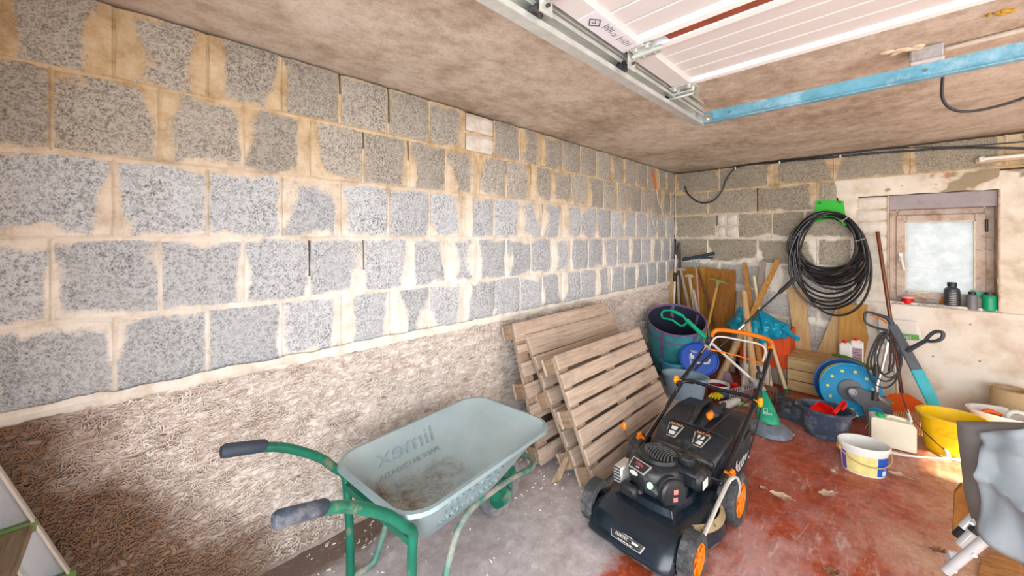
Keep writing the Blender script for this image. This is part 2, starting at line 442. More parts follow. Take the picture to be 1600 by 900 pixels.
fl = MB(); fl.box((2.2, 2.0, -.05), (4.8, 5.9, .1)); struct(fl.build('floor', floor_mat()))

# ---- ceiling of concrete slabs
def ceil_mat():
    m, nt, b = newmat('stained_ceiling_concrete'); wp = wpos(nt)
    n1 = noise(nt, wp, 1.6, 8, .68); n2 = noise(nt, mapping(nt, wp, sc=(1.6,1,1)), 9, 8, .75)
    f = mathn(nt, 'ADD', mathn(nt, 'MULTIPLY', n1, .6), mathn(nt, 'MULTIPLY', n2, .4))
    c = ramp(nt, f, [(.36, (.27,.205,.15)), (.46, (.44,.365,.285)), (.54, (.59,.52,.435)), (.66, (.70,.64,.555))])
    fine = ramp(nt, noise(nt, wp, 60, 5, .8), [(.35, g(.35)), (.5, g(0))])
    c = mixc(nt, fine, c, (.24,.17,.13))
    nt.links.new(c, b.inputs['Base Color']); b.inputs['Roughness'].default_value = .9
    bump(nt, b, n2, .35, .006); return m
CM = ceil_mat()
ce = struct_empty('ceiling', (2.2, 2.0, ZC))
for y0, y1 in ((-.8, 1.847), (1.853, 4.309), (4.315, 4.95)):
    mb = MB(); mb.box((2.2, (y0+y1)/2, ZC+.06), (4.8, y1-y0, .12), bev=.003); mb.build('ceiling_slab', CM, ce)
MB().box((2.2, 2.05, ZC+.15), (4.8, 5.8, .05)).build('roof_layer', DARK, ce)

# ---- left wall
wl_ = struct_empty('wall_left', (0, 2.0, 0))
MB().box((-.13, 2.0, 1.1), (.14, 5.9, 2.21)).build('wall_core', DARK, wl_)
mort = MB()
metas = {}
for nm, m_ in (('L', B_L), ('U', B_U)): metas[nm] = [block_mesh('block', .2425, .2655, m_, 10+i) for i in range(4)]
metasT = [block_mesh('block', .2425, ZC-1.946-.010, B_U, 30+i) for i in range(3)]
Rl = Matrix.Rotation(R(90), 4, 'Z')   # local -y (front) -> +x
import itertools
gaps = {(4,4),(4,3),(3,3),(3,4),(1,3),(3,7),(2,9)}
PATCH_K = None
for ri, (z0, z1) in enumerate(ROWS):
    top = ri == 4; off = -.062 if ri in (4, 2, 0) else .052
    k = -3; lst = []
    while off + k*.25 < YB - .03:
        y0 = off + k*.25; y1 = min(y0+.25, YB); lst.append((k, y0, y1)); k += 1
    for (k, y0, y1) in lst:
        zc = (z0+z1)/2; w = y1-y0
        jog = rnd.uniform(-.003, .004)
        if top and abs(y0 - (.188+.25*5+.0)) < .13 and y0 > 1.3 and y0 < 1.48:
            for q in range(2):   # two whitish bricks stacked in place of a block
                h2 = (z1-z0)/2
                me = block_mesh('brick', .225, h2-.014, PALE, 60+q)
                inst(me, 'brick', wl_, Matrix.Translation((-.055+.003, (y0+y1)/2, z0+h2*(q+.5))) @ Rl)
            strips(mort, 'x', y0, y1, z0+h2-.008, z0+h2+.008, 5)
        else:
            if w > .2:
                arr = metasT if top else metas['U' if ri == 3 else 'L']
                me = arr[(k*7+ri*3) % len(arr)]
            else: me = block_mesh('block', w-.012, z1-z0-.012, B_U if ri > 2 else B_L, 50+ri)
            inst(me, 'block', wl_, Matrix.Translation((-.055+jog, (y0+y1)/2, zc)) @ Rl)
        kk = k
        if (ri, kk) not in gaps and not (rnd.random() < .05+.05*(ri > 2)):
            strips(mort, 'x', y0-.0055, y0+.0055, z0+.004, z1-.004, k*31+ri)
        else:
            cut = rnd.uniform(.3, .8)
            strips(mort, 'x', y0-.008, y0+.008, z0+.006, z0+(z1-z0)*(1-cut), k*31+ri)
    strips(mort, 'x', -.85, YB, z0-.009, z0+.009, 900+ri, wob=.006)
    if ri == 0:
        for q in range(3): strips(mort, 'x', -.85, YB, .846+.004*q, .868+.003*q, 950+q, depth=.012+.003*q, wob=.017)
# block side joints are closed a little behind the face by the rough mortar bed
mort.build('mortar_joints', MORT, wl_, smooth=True)['kind'] = 'stuff'
MB().box((-.045, 1.9, 1.52), (.02, 5.6, 1.37)).build('joint_fill', mt('deep_mortar', (.10,.075,.05), .95, bmp=.3), wl_)

def plaster_mat():
    m, nt, b = newmat('rough_spattered_plaster'); wp = wpos(nt)
    hs = []
    for i, (rx, s1) in enumerate(((.5, 38), (-.7, 46), (1.4, 34))):
        v = mapping(nt, wp, sc=(1,.22,1), rot=(rx,0,0), loc=(i*3.1,i,i*2))
        hs.append(noise(nt, v, s1, 4, .6, .8))
    h = mathn(nt, 'MAXIMUM', mathn(nt, 'MAXIMUM', hs[0], hs[1]), hs[2])
    big = noise(nt, wp, 2.2, 5, .6)
    s = nt.nodes.new('ShaderNodeSeparateXYZ'); nt.links.new(wp, s.inputs[0])
    c = ramp(nt, h, [(.40, (.26,.17,.13)), (.50, (.64,.54,.47)), (.62, (.90,.83,.78))])
    # dark brown low on the wall, reaching higher towards the doorway end
    e = nt_clamp(nt, mathn(nt, 'MULTIPLY', mathn(nt, 'SUBTRACT', mathn(nt, 'ADD', mathn(nt, 'SUBTRACT', .78, mathn(nt, 'MULTIPLY', s.outputs[1], 1.5)), mathn(nt, 'MULTIPLY', mathn(nt, 'SUBTRACT', big, .5), .9)), s.outputs[2]), 3.0))
    c = mixc(nt, mathn(nt, 'MULTIPLY', e, .8), c, ramp(nt, h, [(.42, (.03,.015,.008)), (.66, (.24,.12,.055))]))
    e2 = nt_clamp(nt, mathn(nt, 'MULTIPLY', mathn(nt, 'SUBTRACT', mathn(nt, 'MULTIPLY', big, .34), s.outputs[2]), 9.0))
    c = mixc(nt, mathn(nt, 'MULTIPLY', e2, .6), c, (.17,.11,.075))
    nt.links.new(c, b.inputs['Base Color']); b.inputs['Roughness'].default_value = .95; b.inputs['Specular IOR Level'].default_value = .15
    bump(nt, b, h, 1.0, .022); return m
PL = plaster_mat()
mb = MB()
def plf(a, b_):
    y = -.85 + a*(YB+.85); z = b_*.875
    n = mnoise.noise(Vector((0, y*9, z*9)))*.008 + mnoise.noise(Vector((3, y*30, z*30)))*.006
    if b_ > .985: return Vector((-.01, y, .862 + mnoise.noise(Vector((0, y*3, 0)))*.012 + mnoise.noise(Vector((0, y*14, 3)))*.012))
    return Vector((.014 + n + (.012 if z < .02 else 0), y, z if b_ < .9 else z - .012))
mb.grid(plf, 150, 26)
mb.build('plaster_plinth', PL, wl_, smooth=True, auto=80)
# chips and straw-like splinters standing out of the plaster
ch = MB(); r2 = random.Random(3)
for i in range(26000):
    y = -.5 + (r2.random()**1.5)*4.4; z = r2.uniform(.02, .84)
    if y > 1.75 and z < .6 and y < 2.9: continue
    L = r2.uniform(.004, .015); a = r2.gauss(.35, .9); w = r2.uniform(.0006, .0016); t = r2.uniform(.001, .005)
    c, s_ = math.cos(a), math.sin(a); p = Vector((.021, y, z)); d = Vector((0, c, s_))*L; n = Vector((0, -s_, c))*w
    o1 = Vector((r2.uniform(0,.006), 0, 0)); o2 = Vector((t, 0, 0))
    ch.add([p-d-n+o1, p-d+n+o1, p+d+n+o2, p+d-n+o2, p-d*.2+Vector((-.012,0,0))], [(0,1,2,3), (0,3,4), (1,4,2)])
def chip_mat():
    m, nt, b = newmat('splinter'); wp = wpos(nt); s = nt.nodes.new('ShaderNodeSeparateXYZ'); nt.links.new(wp, s.inputs[0])
    big = noise(nt, wp, 2.2, 5, .6)
    c = ramp(nt, noise(nt, wp, 30, 4, .7), [(.3, (.52,.42,.34)), (.55, (.82,.74,.68)), (.7, (.93,.88,.84))])
    e = nt_clamp(nt, mathn(nt, 'MULTIPLY', mathn(nt, 'SUBTRACT', mathn(nt, 'ADD', mathn(nt, 'SUBTRACT', .78, mathn(nt, 'MULTIPLY', s.outputs[1], 1.5)), mathn(nt, 'MULTIPLY', mathn(nt, 'SUBTRACT', big, .5), .9)), s.outputs[2]), 3.0))
    c = mixc(nt, mathn(nt, 'MULTIPLY', e, .93), c, (.22,.105,.045))
    nt.links.new(c, b.inputs['Base Color']); b.inputs['Roughness'].default_value = .95; return m
CHIP = chip_mat()
ch.build('plaster_splinters', CHIP, wl_)['kind'] = 'stuff'

# ---- back wall
wb_ = struct_empty('wall_back', (2.2, YB, 0))
WX0, WX1, WZ0, WZ1 = 1.862, 2.455, .83, 1.775      # window opening
core = MB()
for x0, x1, z0, z1 in ((-.2, WX0, 0, 2.21), (WX1, 4.6, 0, 2.21), (WX0, WX1, 0, WZ0), (WX0, WX1, WZ1, 2.21)):
    core.box(((x0+x1)/2, YB+.14, (z0+z1)/2), (x1-x0, .16, z1-z0))
core.build('wall_core', DARK, wb_)
mort = MB(); fillm = MB()
for x0, x1, z0, z1 in ((0, WX0, 0, ZC), (WX1, 4.6, 0, ZC), (WX0, WX1, WZ1, ZC)):
    fillm.box(((x0+x1)/2, YB+.045, (z0+z1)/2), (x1-x0, .03, z1-z0))
fillm.build('joint_fill', bpy.data.materials['deep_mortar'], wb_)
allrows = [(.854-CH*k, .854-CH*(k-1)) for k in (3, 2, 1)] + ROWS
allrows[0] = (0.01, allrows[0][1]-0); allrows[0] = (.0345, .3076)
cacheB = {}
def bmesh_for(w, h, mat):
    key = (round(w,3), round(h,3), mat.name)
    if key not in cacheB: cacheB[key] = block_mesh('block', w, h, mat, len(cacheB)+100)
    return cacheB[key]
def place_b(x0, x1, z0, z1, mat, name='block'):
    if x1-x0 < .03: return
    inst(bmesh_for(x1-x0-.012, z1-z0-.012, mat), name, wb_, Matrix.Translation(((x0+x1)/2, YB+.055-rnd.uniform(-.002,.003), (z0+z1)/2)))
    strips(mort, 'y', x0-.008, x0+.008, z0+.005, z1-.005, int(x0*100+z0*10)) if rnd.random() > .22 else None
for ri, (z0, z1) in enumerate(allrows):
    off = .493 if ri % 2 == 1 else .369
    mat = B_BL if ri <= 3 else B_B
    xend = 1.62 if ri in (3, 4, 5) else 4.5
    xs = [0.0] + [off + .5*k for k in range(10) if off+.5*k < xend-.04] + [xend]
    if ri == 5: xs = [0.0, .47, .56, .68, 1.0, 1.27, 1.62]
    if ri == 6: xs = [0.0, .369, .869, 1.37, 1.52, 1.62]
    for a, b_ in zip(xs, xs[1:]):
        if ri == 6 and b_ > 1.6 : continue
        if a >= WX0-.1 and b_ > WX0 and ri in (3,4,5,6): continue
        if ri == 5 and a in (.47, .56):
            h2 = (z1-z0)/2
            for q in range(2): place_b(a, b_, z0+h2*q, z0+h2*(q+1), PALE, 'brick')
            strips(mort, 'y', a, b_, z0+h2-.007, z0+h2+.007, 3)
        else: place_b(a, b_, z0, z1, mat)
    if ri > 0: strips(mort, 'y', 0, min(xend, 4.5) if ri != 6 else 1.62, z0-.009, z0+.009, 300+ri, wob=.006)
# column of thin cream bricks beside the window
bz = [.775 + .129*k for k in range(8)]
bz[7] = 1.655; bz.append(1.775) if len(bz) < 9 else None
for i in range(8):
    place_b(1.62, WX0-.004, bz[i], bz[i+1], CREAMB, 'brick'); strips(mort, 'y', 1.62, WX0, bz[i]-.006, bz[i]+.006, 40+i)
mort.build('mortar_joints', MORT, wb_, smooth=True)['kind'] = 'stuff'
def patchy():
    m, nt, b = newmat('patched_render'); wp = wpos(nt)
    n1 = noise(nt, wp, 5, 7, .65, .4); n2 = noise(nt, mapping(nt, wp, loc=(4,0,9)), 2.6, 3, .6)
    c = ramp(nt, n1, [(.3, (.50,.41,.29)), (.5, (.74,.67,.55)), (.7, (.84,.80,.71))])
    c = mixc(nt, ramp(nt, n2, [(.60, g(0)), (.62, g(.9))]), c, (.30,.24,.15))
    c = mixc(nt, ramp(nt, noise(nt, mapping(nt, wp, loc=(7.7,0,2)), 3.1, 4, .6), [(.655, g(0)), (.68, g(.85))]), c, (.50,.20,.11))
    nt.links.new(c, b.inputs['Base Color']); b.inputs['Roughness'].default_value = .92
    bump(nt, b, n1, .6, .01); return m
PATCH = patchy()
mb = MB()   # uneven render over the lintel and to the right of the window
def rend(x0, x1, z0, z1, nu, nv, ph=0):
    def f(a, b_):
        x, z = x0+(x1-x0)*a, z0+(z1-z0)*b_
        n = mnoise.noise(Vector((x*7+ph, 0, z*7)))*.006
        if a in (0, 1) or b_ in (0, 1):
            x += (mnoise.noise(Vector((z*9, ph, 1)))*.02 if a in (0,1) else 0); z += (mnoise.noise(Vector((x*9, ph, 5)))*.012 if b_ in (0,1) else 0)
            return Vector((x, YB+.004, z))
        return Vector((x, YB-.006+n, z))
    mb.grid(f, nu, nv)
rend(1.50, WX1+.01, WZ1+.004, 1.945, 24, 5)
rend(WX1+.004, 4.56, .80, 1.92, 30, 20, 4)
rend(1.52, 1.66, 1.50, 1.80, 5, 8, 8)
mb.build('render_patches', PATCH, wb_, smooth=True, auto=60)
# white painted apron board of the lower wall, forming the sill
def apron_mat():
    m, nt, b = newmat('apron_paint'); wp = wpos(nt)
    n = noise(nt, wp, 4, 6, .6)
    c = ramp(nt, n, [(.3, (.58,.49,.38)), (.48, (.76,.71,.62)), (.7, (.82,.79,.73))])
    v = nt.nodes.new('ShaderNodeTexVoronoi'); v.inputs['Scale'].default_value = 7.5; nt.links.new(mapping(nt, wp, sc=(1,0.001,1)), v.inputs['Vector'])
    c = mixc(nt, ramp(nt, v.outputs['Distance'], [(.045, g(.85)), (.065, g(0))]), c, (.28,.15,.06))
    nt.links.new(c, b.inputs['Base Color']); b.inputs['Roughness'].default_value = .8
    bump(nt, b, noise(nt, wp, 30, 5, .6), .25, .004); return m
mb = MB(); mb.box((3.10, YB-.0, .413), (2.90, .05, .826), bev=.004); mb.build('apron_board', apron_mat(), wb_)
mb = MB(); mb.box(((WX0+WX1)/2, YB+.085, .815), (WX1-WX0+.02, .13, .03)); mb.build('window_ledge', PATCH, wb_)

# ---- other walls (behind and beside the camera)
wf = struct_empty('wall_front', (0, -.45, 0)); RW = mt('cement_render', (.55,.50,.44), .95, bmp=.4)
MB().box((.5, -.48, 1.1), (1.1, .16, 2.21)).box((4.5, -.48, 1.1), (.25, .16, 2.21)).box((2.7, -.48, 2.17), (3.4, .16, .07)).build('wall_panel', RW, wf)
wr = struct_empty('wall_right', (4.5, 2, 0))
q = MB()
for y0, y1, z0, z1 in ((-.8,.3,0,2.21), (2.75,2.98,0,2.21), (3.85,4.8,0,2.21), (.3,2.75,1.75,2.21), (.3,2.75,0,.15), (2.98,3.85,0,1.25), (2.98,3.85,2.14,2.21)):  # high opening near the back is unseen, added to let the sun patch in
    q.box((4.6, (y0+y1)/2, (z0+z1)/2), (.12, y1-y0, z1-z0))
q.build('wall_panel', RW, wr)

# ---- window
FR = mt('dusty_window_frame', (.60,.51,.44), .6, var=.15, scale=6, dirt=(.34,.20,.11), damt=.45, bmp=.25)
WALLB = mt('reveal_plaster', (.62,.52,.42), .9, var=.2, dirt=(.33,.20,.11), damt=.5, bmp=.4)
w1 = struct_empty('window_1', ((WX0+WX1)/2, YB+.12, .83))
YF = YB+.12
def framebox(x0, x1, z0, z1, t, y0, y1, name, mat, par):
    m_ = MB()
    for (a, b_, c, d) in ((x0, x0+t, z0, z1), (x1-t, x1, z0, z1), (x0+t, x1-t, z0, z0+t), (x0+t, x1-t, z1-t, z1)):
        m_.box(((a+b_)/2, (y0+y1)/2, (c+d)/2), (b_-a, y1-y0, d-c), bev=.006)
    return m_.build(name, mat, par)
framebox(WX0+.0, WX1, .832, 1.65, .052, YF, YF+.06, 'window_frame', FR, w1)
sash = framebox(WX0+.045, WX1-.045, .875, 1.60, .062, YF-.018, YF+.04, 'window_sash', FR, w1)
mb = MB()
for a, b_, c, d in ((WX0+.10, WX0+.107, .93, 1.545), (WX1-.107, WX1-.10, .93, 1.545), (WX0+.10, WX1-.10, .93, .937), (WX0+.10, WX1-.10, 1.538, 1.545)):
    mb.box(((a+b_)/2, YF-.012, (c+d)/2), (b_-a, .012, d-c))
mb.build('glazing_bead', mt('pale_bead', (.80,.74,.60), .6), sash)
def glass_mat():
    m, nt, b = newmat('dirty_frosted_glass'); wp = wpos(nt)
    n = noise(nt, wp, 12, 8, .75); sm = noise(nt, mapping(nt, wp, sc=(1,1,3), rot=(0,.5,0)), 4, 5, .6)
    nt.links.new(ramp(nt, n, [(.35, (.72,.74,.72)), (.65, (.93,.95,.95))]), b.inputs['Base Color'])
    b.inputs['Roughness'].default_value = .35; b.inputs['Transmission Weight'].default_value = .55
    tr = nt.nodes.new('ShaderNodeBsdfTranslucent'); nt.links.new(ramp(nt, n, [(.3, (.76,.77,.75)), (.6, (.93,.94,.93))]), tr.inputs[0])
    mx = nt.nodes.new('ShaderNodeMixShader'); nt.links.new(ramp(nt, sm, [(.35, g(.55)), (.65, g(.85))]), mx.inputs[0])
    nt.links.new(b.outputs[0], mx.inputs[1]); nt.links.new(tr.outputs[0], mx.inputs[2])
    nt.links.new(mx.outputs[0], nt.nodes['Material Output'].inputs[0]); return m
MB().box(((WX0+WX1)/2, YF+.01, 1.2375), (WX1-WX0-.19, .006, .63)).build('pane', glass_mat(), sash)
WHT = mt('white_plastic', (.86,.86,.84), .4, var=.06)
hd = MB(); hd.box((WX0+.072, YF-.026, 1.235), (.026, .014, .075), bev=.004)
hd.tube([(WX0+.072, YF-.03, 1.23), (WX0+.072, YF-.062, 1.23), (WX0+.078, YF-.066, 1.215), (WX0+.092, YF-.066, 1.12)], .0085, 8); hd.build('window_handle', WHT, sash)
hg = MB(); hg.box((WX1-.045, YF-.025, 1.50), (.016, .02, .10), bev=.004); hg.build('window_hinge', mt('black_plastic', (.025,.025,.028), .45, dirt=(.2,.18,.16), damt=.2), w1)
rv = MB(); rv.box((WX1+.005, YB+.06, 1.30), (.012, .125, .95)); rv.box((WX0-.005, YB+.06, 1.30), (.012, .125, .95)); rv.build('window_reveal', WALLB, w1)
MB().box(((WX0+WX1)/2, YB+.07, 1.712), (WX1-WX0, .10, .125), bev=.004).build('lintel_board', mt('grey_lintel', (.40,.37,.38), .8, var=.15, scale=5, dirt=(.25,.17,.12), damt=.25), w1)
# ================================================================== MATERIALS SHARED BY THINGS
GALV = mt('galvanised_steel', (.66,.68,.65), .34, .55, var=.2, scale=9, bmp=.05)
GALVB = mt('blue_galvanised_steel', (.20,.40,.50), .42, .35, var=.25, scale=10, dirt=(.45,.60,.66), damt=.35, bmp=.05)
STEEL = mt('bright_steel', (.7,.7,.69), .25, .95, var=.1, bmp=0)
BLK = mt('black_plastic', (.025,.025,.028), .45, dirt=(.2,.18,.16), damt=.2)
RUB = mt('dusty_rubber', (.055,.058,.062), .8, var=.3, scale=20, dirt=(.24,.23,.24), damt=.35, bmp=.3)
DOORW = mt('white_door_skin', (.60,.58,.57), .45, var=.05, scale=5, bmp=.1)
DOORE = mt('white_door_edge', (.80,.81,.80), .4, var=.04, bmp=0)
RUST = mt('red_brown_seal', (.22,.06,.035), .8, bmp=.2)

# ---- sectional door, rolled up under the ceiling
d1 = struct_empty('door_1', (2.6, .6, 2.06))
DX0, DX1, DZ = 1.235, 4.35, 2.075
ye = 1.70
for k in range(4):
    y1 = ye - .475*k; y0 = y1 - .437
    p = MB(); n = 4
    ys = [y0+.045+(y1-y0-.09)*i/n for i in range(n+1)]
    for i in range(n):
        p.box(((DX0+DX1)/2, (ys[i]+ys[i+1])/2, DZ+.018), (DX1-DX0-.02, ys[i+1]-ys[i]-.0045, .03), bev=.003)
    p.box(((DX0+DX1)/2, (y0+y1)/2, DZ+.026), (DX1-DX0-.02, y1-y0-.01, .02))
    pan = p.build('door_panel', DOORW, d1)
    for yy in (y0+.02, y1-.02):
        MB().box(((DX0+DX1)/2, yy, DZ+.010), (DX1-DX0, .040, .042), bev=.005).build('panel_edge', DOORE, pan)
    MB().box((DX0-.0, (y0+y1)/2, DZ+.008), (.075, y1-y0-.002, .052), bev=.003).build('end_cap', DOORW, pan)
    if k < 3:
        MB().box(((DX0+DX1)/2+.05, y0-.019, DZ+.002), (DX1-DX0-.12, .036, .02)).build('panel_seal', RUST, d1)
        h = MB(); hx = DX0+.03
        h.box((hx, y0-.01, DZ-.021), (.075, .085, .004)); h.cyl((hx-.045, y0-.01, DZ-.028), (hx+.06, y0-.01, DZ-.028), .009)
        for bx_ in (-.02, .02):
            for by_ in (-.03, .03): h.cyl((hx+bx_, y0-.01+by_, DZ-.03), (hx+bx_, y0-.01+by_, DZ-.02), .007, seg=6)
        h.box((hx-.052, y0-.01, DZ-.035), (.004, .05, .075)); h.build('door_hinge', GALV, d1)
        w_ = MB(); w_.cyl((hx-.10, y0-.01, DZ-.05), (hx-.078, y0-.01, DZ-.05), .021, seg=18); w_.cyl((hx-.08, y0-.01, DZ-.05), (hx-.04, y0-.01, DZ-.05), .005, seg=8)
        w_.build('door_roller', BLK, d1)
h = MB(); h.box((DX0-.0, ye-.02, DZ-.022), (.10, .075, .005)); h.box((DX0-.02, ye+.012, DZ-.035), (.10, .05, .004))
for bx_, by_ in ((-.03,-.03), (.03,-.03), (-.03,.012), (.03,.012)): h.cyl((DX0+bx_, ye-.015+by_, DZ-.038), (DX0+bx_, ye-.015+by_, DZ-.02), .008, seg=6)
h.cyl((DX0-.09, ye+.01, DZ-.045), (DX0+.03, ye+.01, DZ-.045), .006, seg=8); h.build('end_roller_bracket', GALV, d1)
MB().cyl((DX0-.105, ye+.01, DZ-.045), (DX0-.083, ye+.01, DZ-.045), .021, seg=18).build('door_roller', BLK, d1)
# maker's label on the end cap of the second panel
lb = MB(); lb.box((DX0, ye-.475-.155, DZ-.0195), (.066, .27, .002)); lab = lb.build('door_label', mt('grey_label', (.66,.66,.70), .5, var=.03, bmp=0), d1)
INK = mt('dark_ink', (.06,.06,.07), .6, var=0, bmp=0)
def under(x, y, ang=0): return Matrix.Translation((x, y, DZ-.0206)) @ Matrix.Rotation(math.pi, 4, 'X') @ Matrix.Rotation(ang, 4, 'Z')
yl = ye-.475-.155
lg = MB()
for (a, b_) in (((-.02,0), (0,.02)), ((0,.02), (.02,0)), ((.02,0), (0,-.02)), ((0,-.02), (-.02,0))):
    lg.tube([(DX0+a[0], yl-.09+a[1]*1.3, DZ-.0207), (DX0+b_[0], yl-.09+b_[1]*1.3, DZ-.0207)], .0022, 4)
lg.tube([(DX0-.006, yl-.096, DZ-.0207), (DX0, yl-.083, DZ-.0207), (DX0+.006, yl-.096, DZ-.0207)], .0018, 4)
for c_ in range(2):
    for r_ in range(6):
        yb = yl-.05 + r_*.008 if c_ == 0 else yl+.045+r_*.012
        lg.box((DX0+.008+(.0 if c_ else .004), yb, DZ-.0207), (.026 - (r_*5 % 3)*.004, .0028, .0006))
lg.build('label_print', INK, lab)
text('CE', .022, .0002, under(DX0+.004, yl+.012, R(-90)), INK, lab)

# ---- horizontal double track
tr = thing('door_track', 'galvanised double steel door track running under the ceiling to the blue crossbar', 'door track', (1.09, .8, 1.99))
def rail(zc, h, name, x=1.168):
    m_ = MB(); y0, y1 = -.38, 2.085; yc = (y0+y1)/2; L = y1-y0
    m_.box((x-.022, yc, zc), (.003, L, h)); m_.box((x-.004, yc, zc-h/2), (.038, L, .003)); m_.box((x-.004, yc, zc+h/2), (.038, L, .003))
    m_.box((x+.015, yc, zc-h/2+.008), (.003, L, .017)); m_.box((x+.015, yc, zc+h/2-.007), (.003, L, .014))
    m_.box((x-.019, yc, zc), (.004, L, .006))
    for i in range(7): m_.cyl((x-.021, -.3+i*.4, zc+.012), (x-.014, -.3+i*.4, zc+.012), .006, seg=6)
    return m_.build(name, GALV, tr)
rail(2.018, .058, 'lower_rail'); rail(2.085, .05, 'upper_rail')
for yy_, zz_, hh_ in ((2.06, 2.14, .13), (1.0, 2.155, .10), (.2, 2.155, .10)): MB().box((1.145, yy_, zz_), (.03, .045, hh_)).build('ceiling_bracket', GALV, tr)
m_ = MB(); m_.box((1.19, 2.089, 2.02), (.07, .004, .05)); m_.cyl((1.20, 2.087, 2.02), (1.20, 2.078, 2.02), .008, seg=6); m_.build('corner_plate', STEEL, tr)
cb = thing('track_crossbar', 'blue tinted galvanised angle bar crossing below the ceiling at the track end', 'steel bar', (2.7, 2.1, 1.985))
m_ = MB(); m_.box((2.80, 2.102, 2.028), (3.24, .004, .060)); m_.box((2.80, 2.086, 1.996), (3.24, .030, .004)); m_.build('angle_bar', GALVB, cb)
m_ = MB()
for i in range(9): m_.cyl((1.22+(i*.37 if i > 1 else i*.08), 2.10, 2.03), (1.22+(i*.37 if i > 1 else i*.08), 2.093, 2.03), .007, seg=6)
m_.build('bolt_heads', STEEL, cb)['kind'] = 'stuff'

# ---- ceiling junction box, conduit, cable, foam blobs
JX = 1.975
jb = thing('junction_box', 'grey plastic junction box on the ceiling behind the blue bar', 'junction box', (2.04, 2.41, 2.11))
GPL = mt('grey_plastic', (.56,.56,.58), .5, dirt=(.35,.28,.22), damt=.3)
MB().box((JX, 2.38, 2.178), (.095, .095, .055), bev=.006).build('housing', GPL, jb)
MB().box((JX, 2.38, 2.142), (.100, .100, .016), bev=.005).build('cover', mt('white_grey_plastic', (.74,.74,.75), .45), jb)
m_ = MB(); m_.lathe([(.03,0),(.03,.02),(.022,.025),(.022,.05)], (JX, 2.40, 2.09)); m_.build('cable_gland', GPL, jb)
cd = MB(); cd.tube([(2.03, 2.40, 2.193), (2.6, 2.36, 2.194), (4.4, 2.22, 2.194)], .0095, 8); tag(cd.build('conduit', mt('pale_conduit', (.70,.64,.57), .6), smooth=True), 'pale plastic conduit running right from the ceiling junction box', 'conduit')
ck = MB(); ck.tube([(2.03,2.48,2.12), (2.035,2.56,2.02), (2.09,2.60,1.965), (2.2,2.60,1.965), (2.32,2.55,2.0), (2.45,2.48,2.07), (2.6,2.42,2.13), (2.9,2.36,2.17)], .006, 8, sm=5)
tag(ck.build('power_cable', BLK, smooth=True), 'black cable drooping in a loop below the blue crossbar', 'cable')
FOAM = mt('expanding_foam', (.74,.62,.48), .8, var=.15, bmp=.5); YFOAM = mt('yellow_foam', (.52,.33,.10), .8, bmp=.5)
def foam(u, v, s, mat, lab, seed):
    c = at('z', u, v, ZC-.004); m_ = MB(); r_ = random.Random(seed)
    for i in range(7): m_.ball(c + Vector((r_.uniform(-1.4,1.4)*s, r_.uniform(-.6,.6)*s, 0)), (s*r_.uniform(.4,.9), s*r_.uniform(.3,.6), .008), 6)
    m_.jit(.007, 40); tag(m_.build('foam_blob', mat, smooth=True), lab, 'foam')
foam(1410, 78, .035, FOAM, 'pale dried foam smeared on the ceiling beside the junction box', 2)
foam(1562, 20, .018, YFOAM, 'small yellow brown foam patch near the top right ceiling', 5)

# ---- cables along the top of the back wall, lamp, left wall wire
bc = thing('wall_cable', 'black cable clipped along the top of the back wall with a drooping end', 'cable', (1.5, YB-.02, 2.0))
def wp_(u, v, o=.012): return at('y', u, v, YB-o)
pts = [wp_(1070,291), wp_(1075,303), wp_(1088,314), wp_(1100,317,.02), wp_(1115,313,.02), wp_(1128,298), wp_(1135,280), wp_(1148,264), wp_(1170,257), wp_(1204,255), wp_(1240,251), wp_(1300,246), wp_(1360,240), wp_(1420,236), wp_(1500,231), wp_(1600,232), wp_(1700,234)]
m_ = MB(); m_.tube(pts, .009, 8, sm=6); m_.build('cable', BLK, bc, smooth=True)
m_ = MB(); m_.tube([wp_(1150,262), wp_(1200,252,.02), wp_(1280,244), wp_(1400,232), wp_(1500,229), wp_(1620,220)], .005, 6, sm=4); m_.build('thin_cable', BLK, bc, smooth=True)
m_ = MB()
for u, v in ((1149,263), (1218,254), (1313,244)): c = wp_(u, v, .02); m_.box(c, (.014, .02, .03), bev=.004)
m_.build('cable_clips', WHT, bc)['kind'] = 'stuff'
lp = thing('fluorescent_lamp', 'bare fluorescent tube lamp at the top right of the back wall', 'lamp', (2.7, YB-.03, 1.99))
m_ = MB(); m_.box((2.83, YB-.012, 2.006), (.98, .036, .040), bev=.005); m_.build('batten', mt('aged_cream_paint', (.62,.48,.34), .6, dirt=(.35,.2,.1), damt=.3), lp)
m_ = MB(); m_.cyl((2.375, YB-.055, 2.012), (3.3, YB-.055, 2.012), .014); m_.build('lamp_tube', mt('tube_glass', (.86,.82,.74), .25), lp, smooth=True)
m_ = MB(); m_.box((2.37, YB-.045, 2.012), (.03, .035, .04), bev=.005); m_.box((3.3, YB-.045, 2.012), (.03, .035, .04), bev=.005); m_.build('lamp_holder', WHT, lp)
ww = thing('hanging_wire', 'white wire coil hanging from an orange wrapped end on the left wall', 'wire', (.015, 4.1, 1.5))
def wx(u, v, x=.016): return at('x', u, v, x)
m_ = MB(); m_.tube([wx(1019,266), wx(1023,280), wx(1026,296)], [.006,.011,.009], 8, sm=4); m_.build('orange_end', mt('orange_tape', (.75,.17,.05), .5), ww, smooth=True)
m_ = MB(); m_.tube([wx(1026,296), wx(1029,315), wx(1035,330), wx(1036,340)], .0045, 6, sm=5)
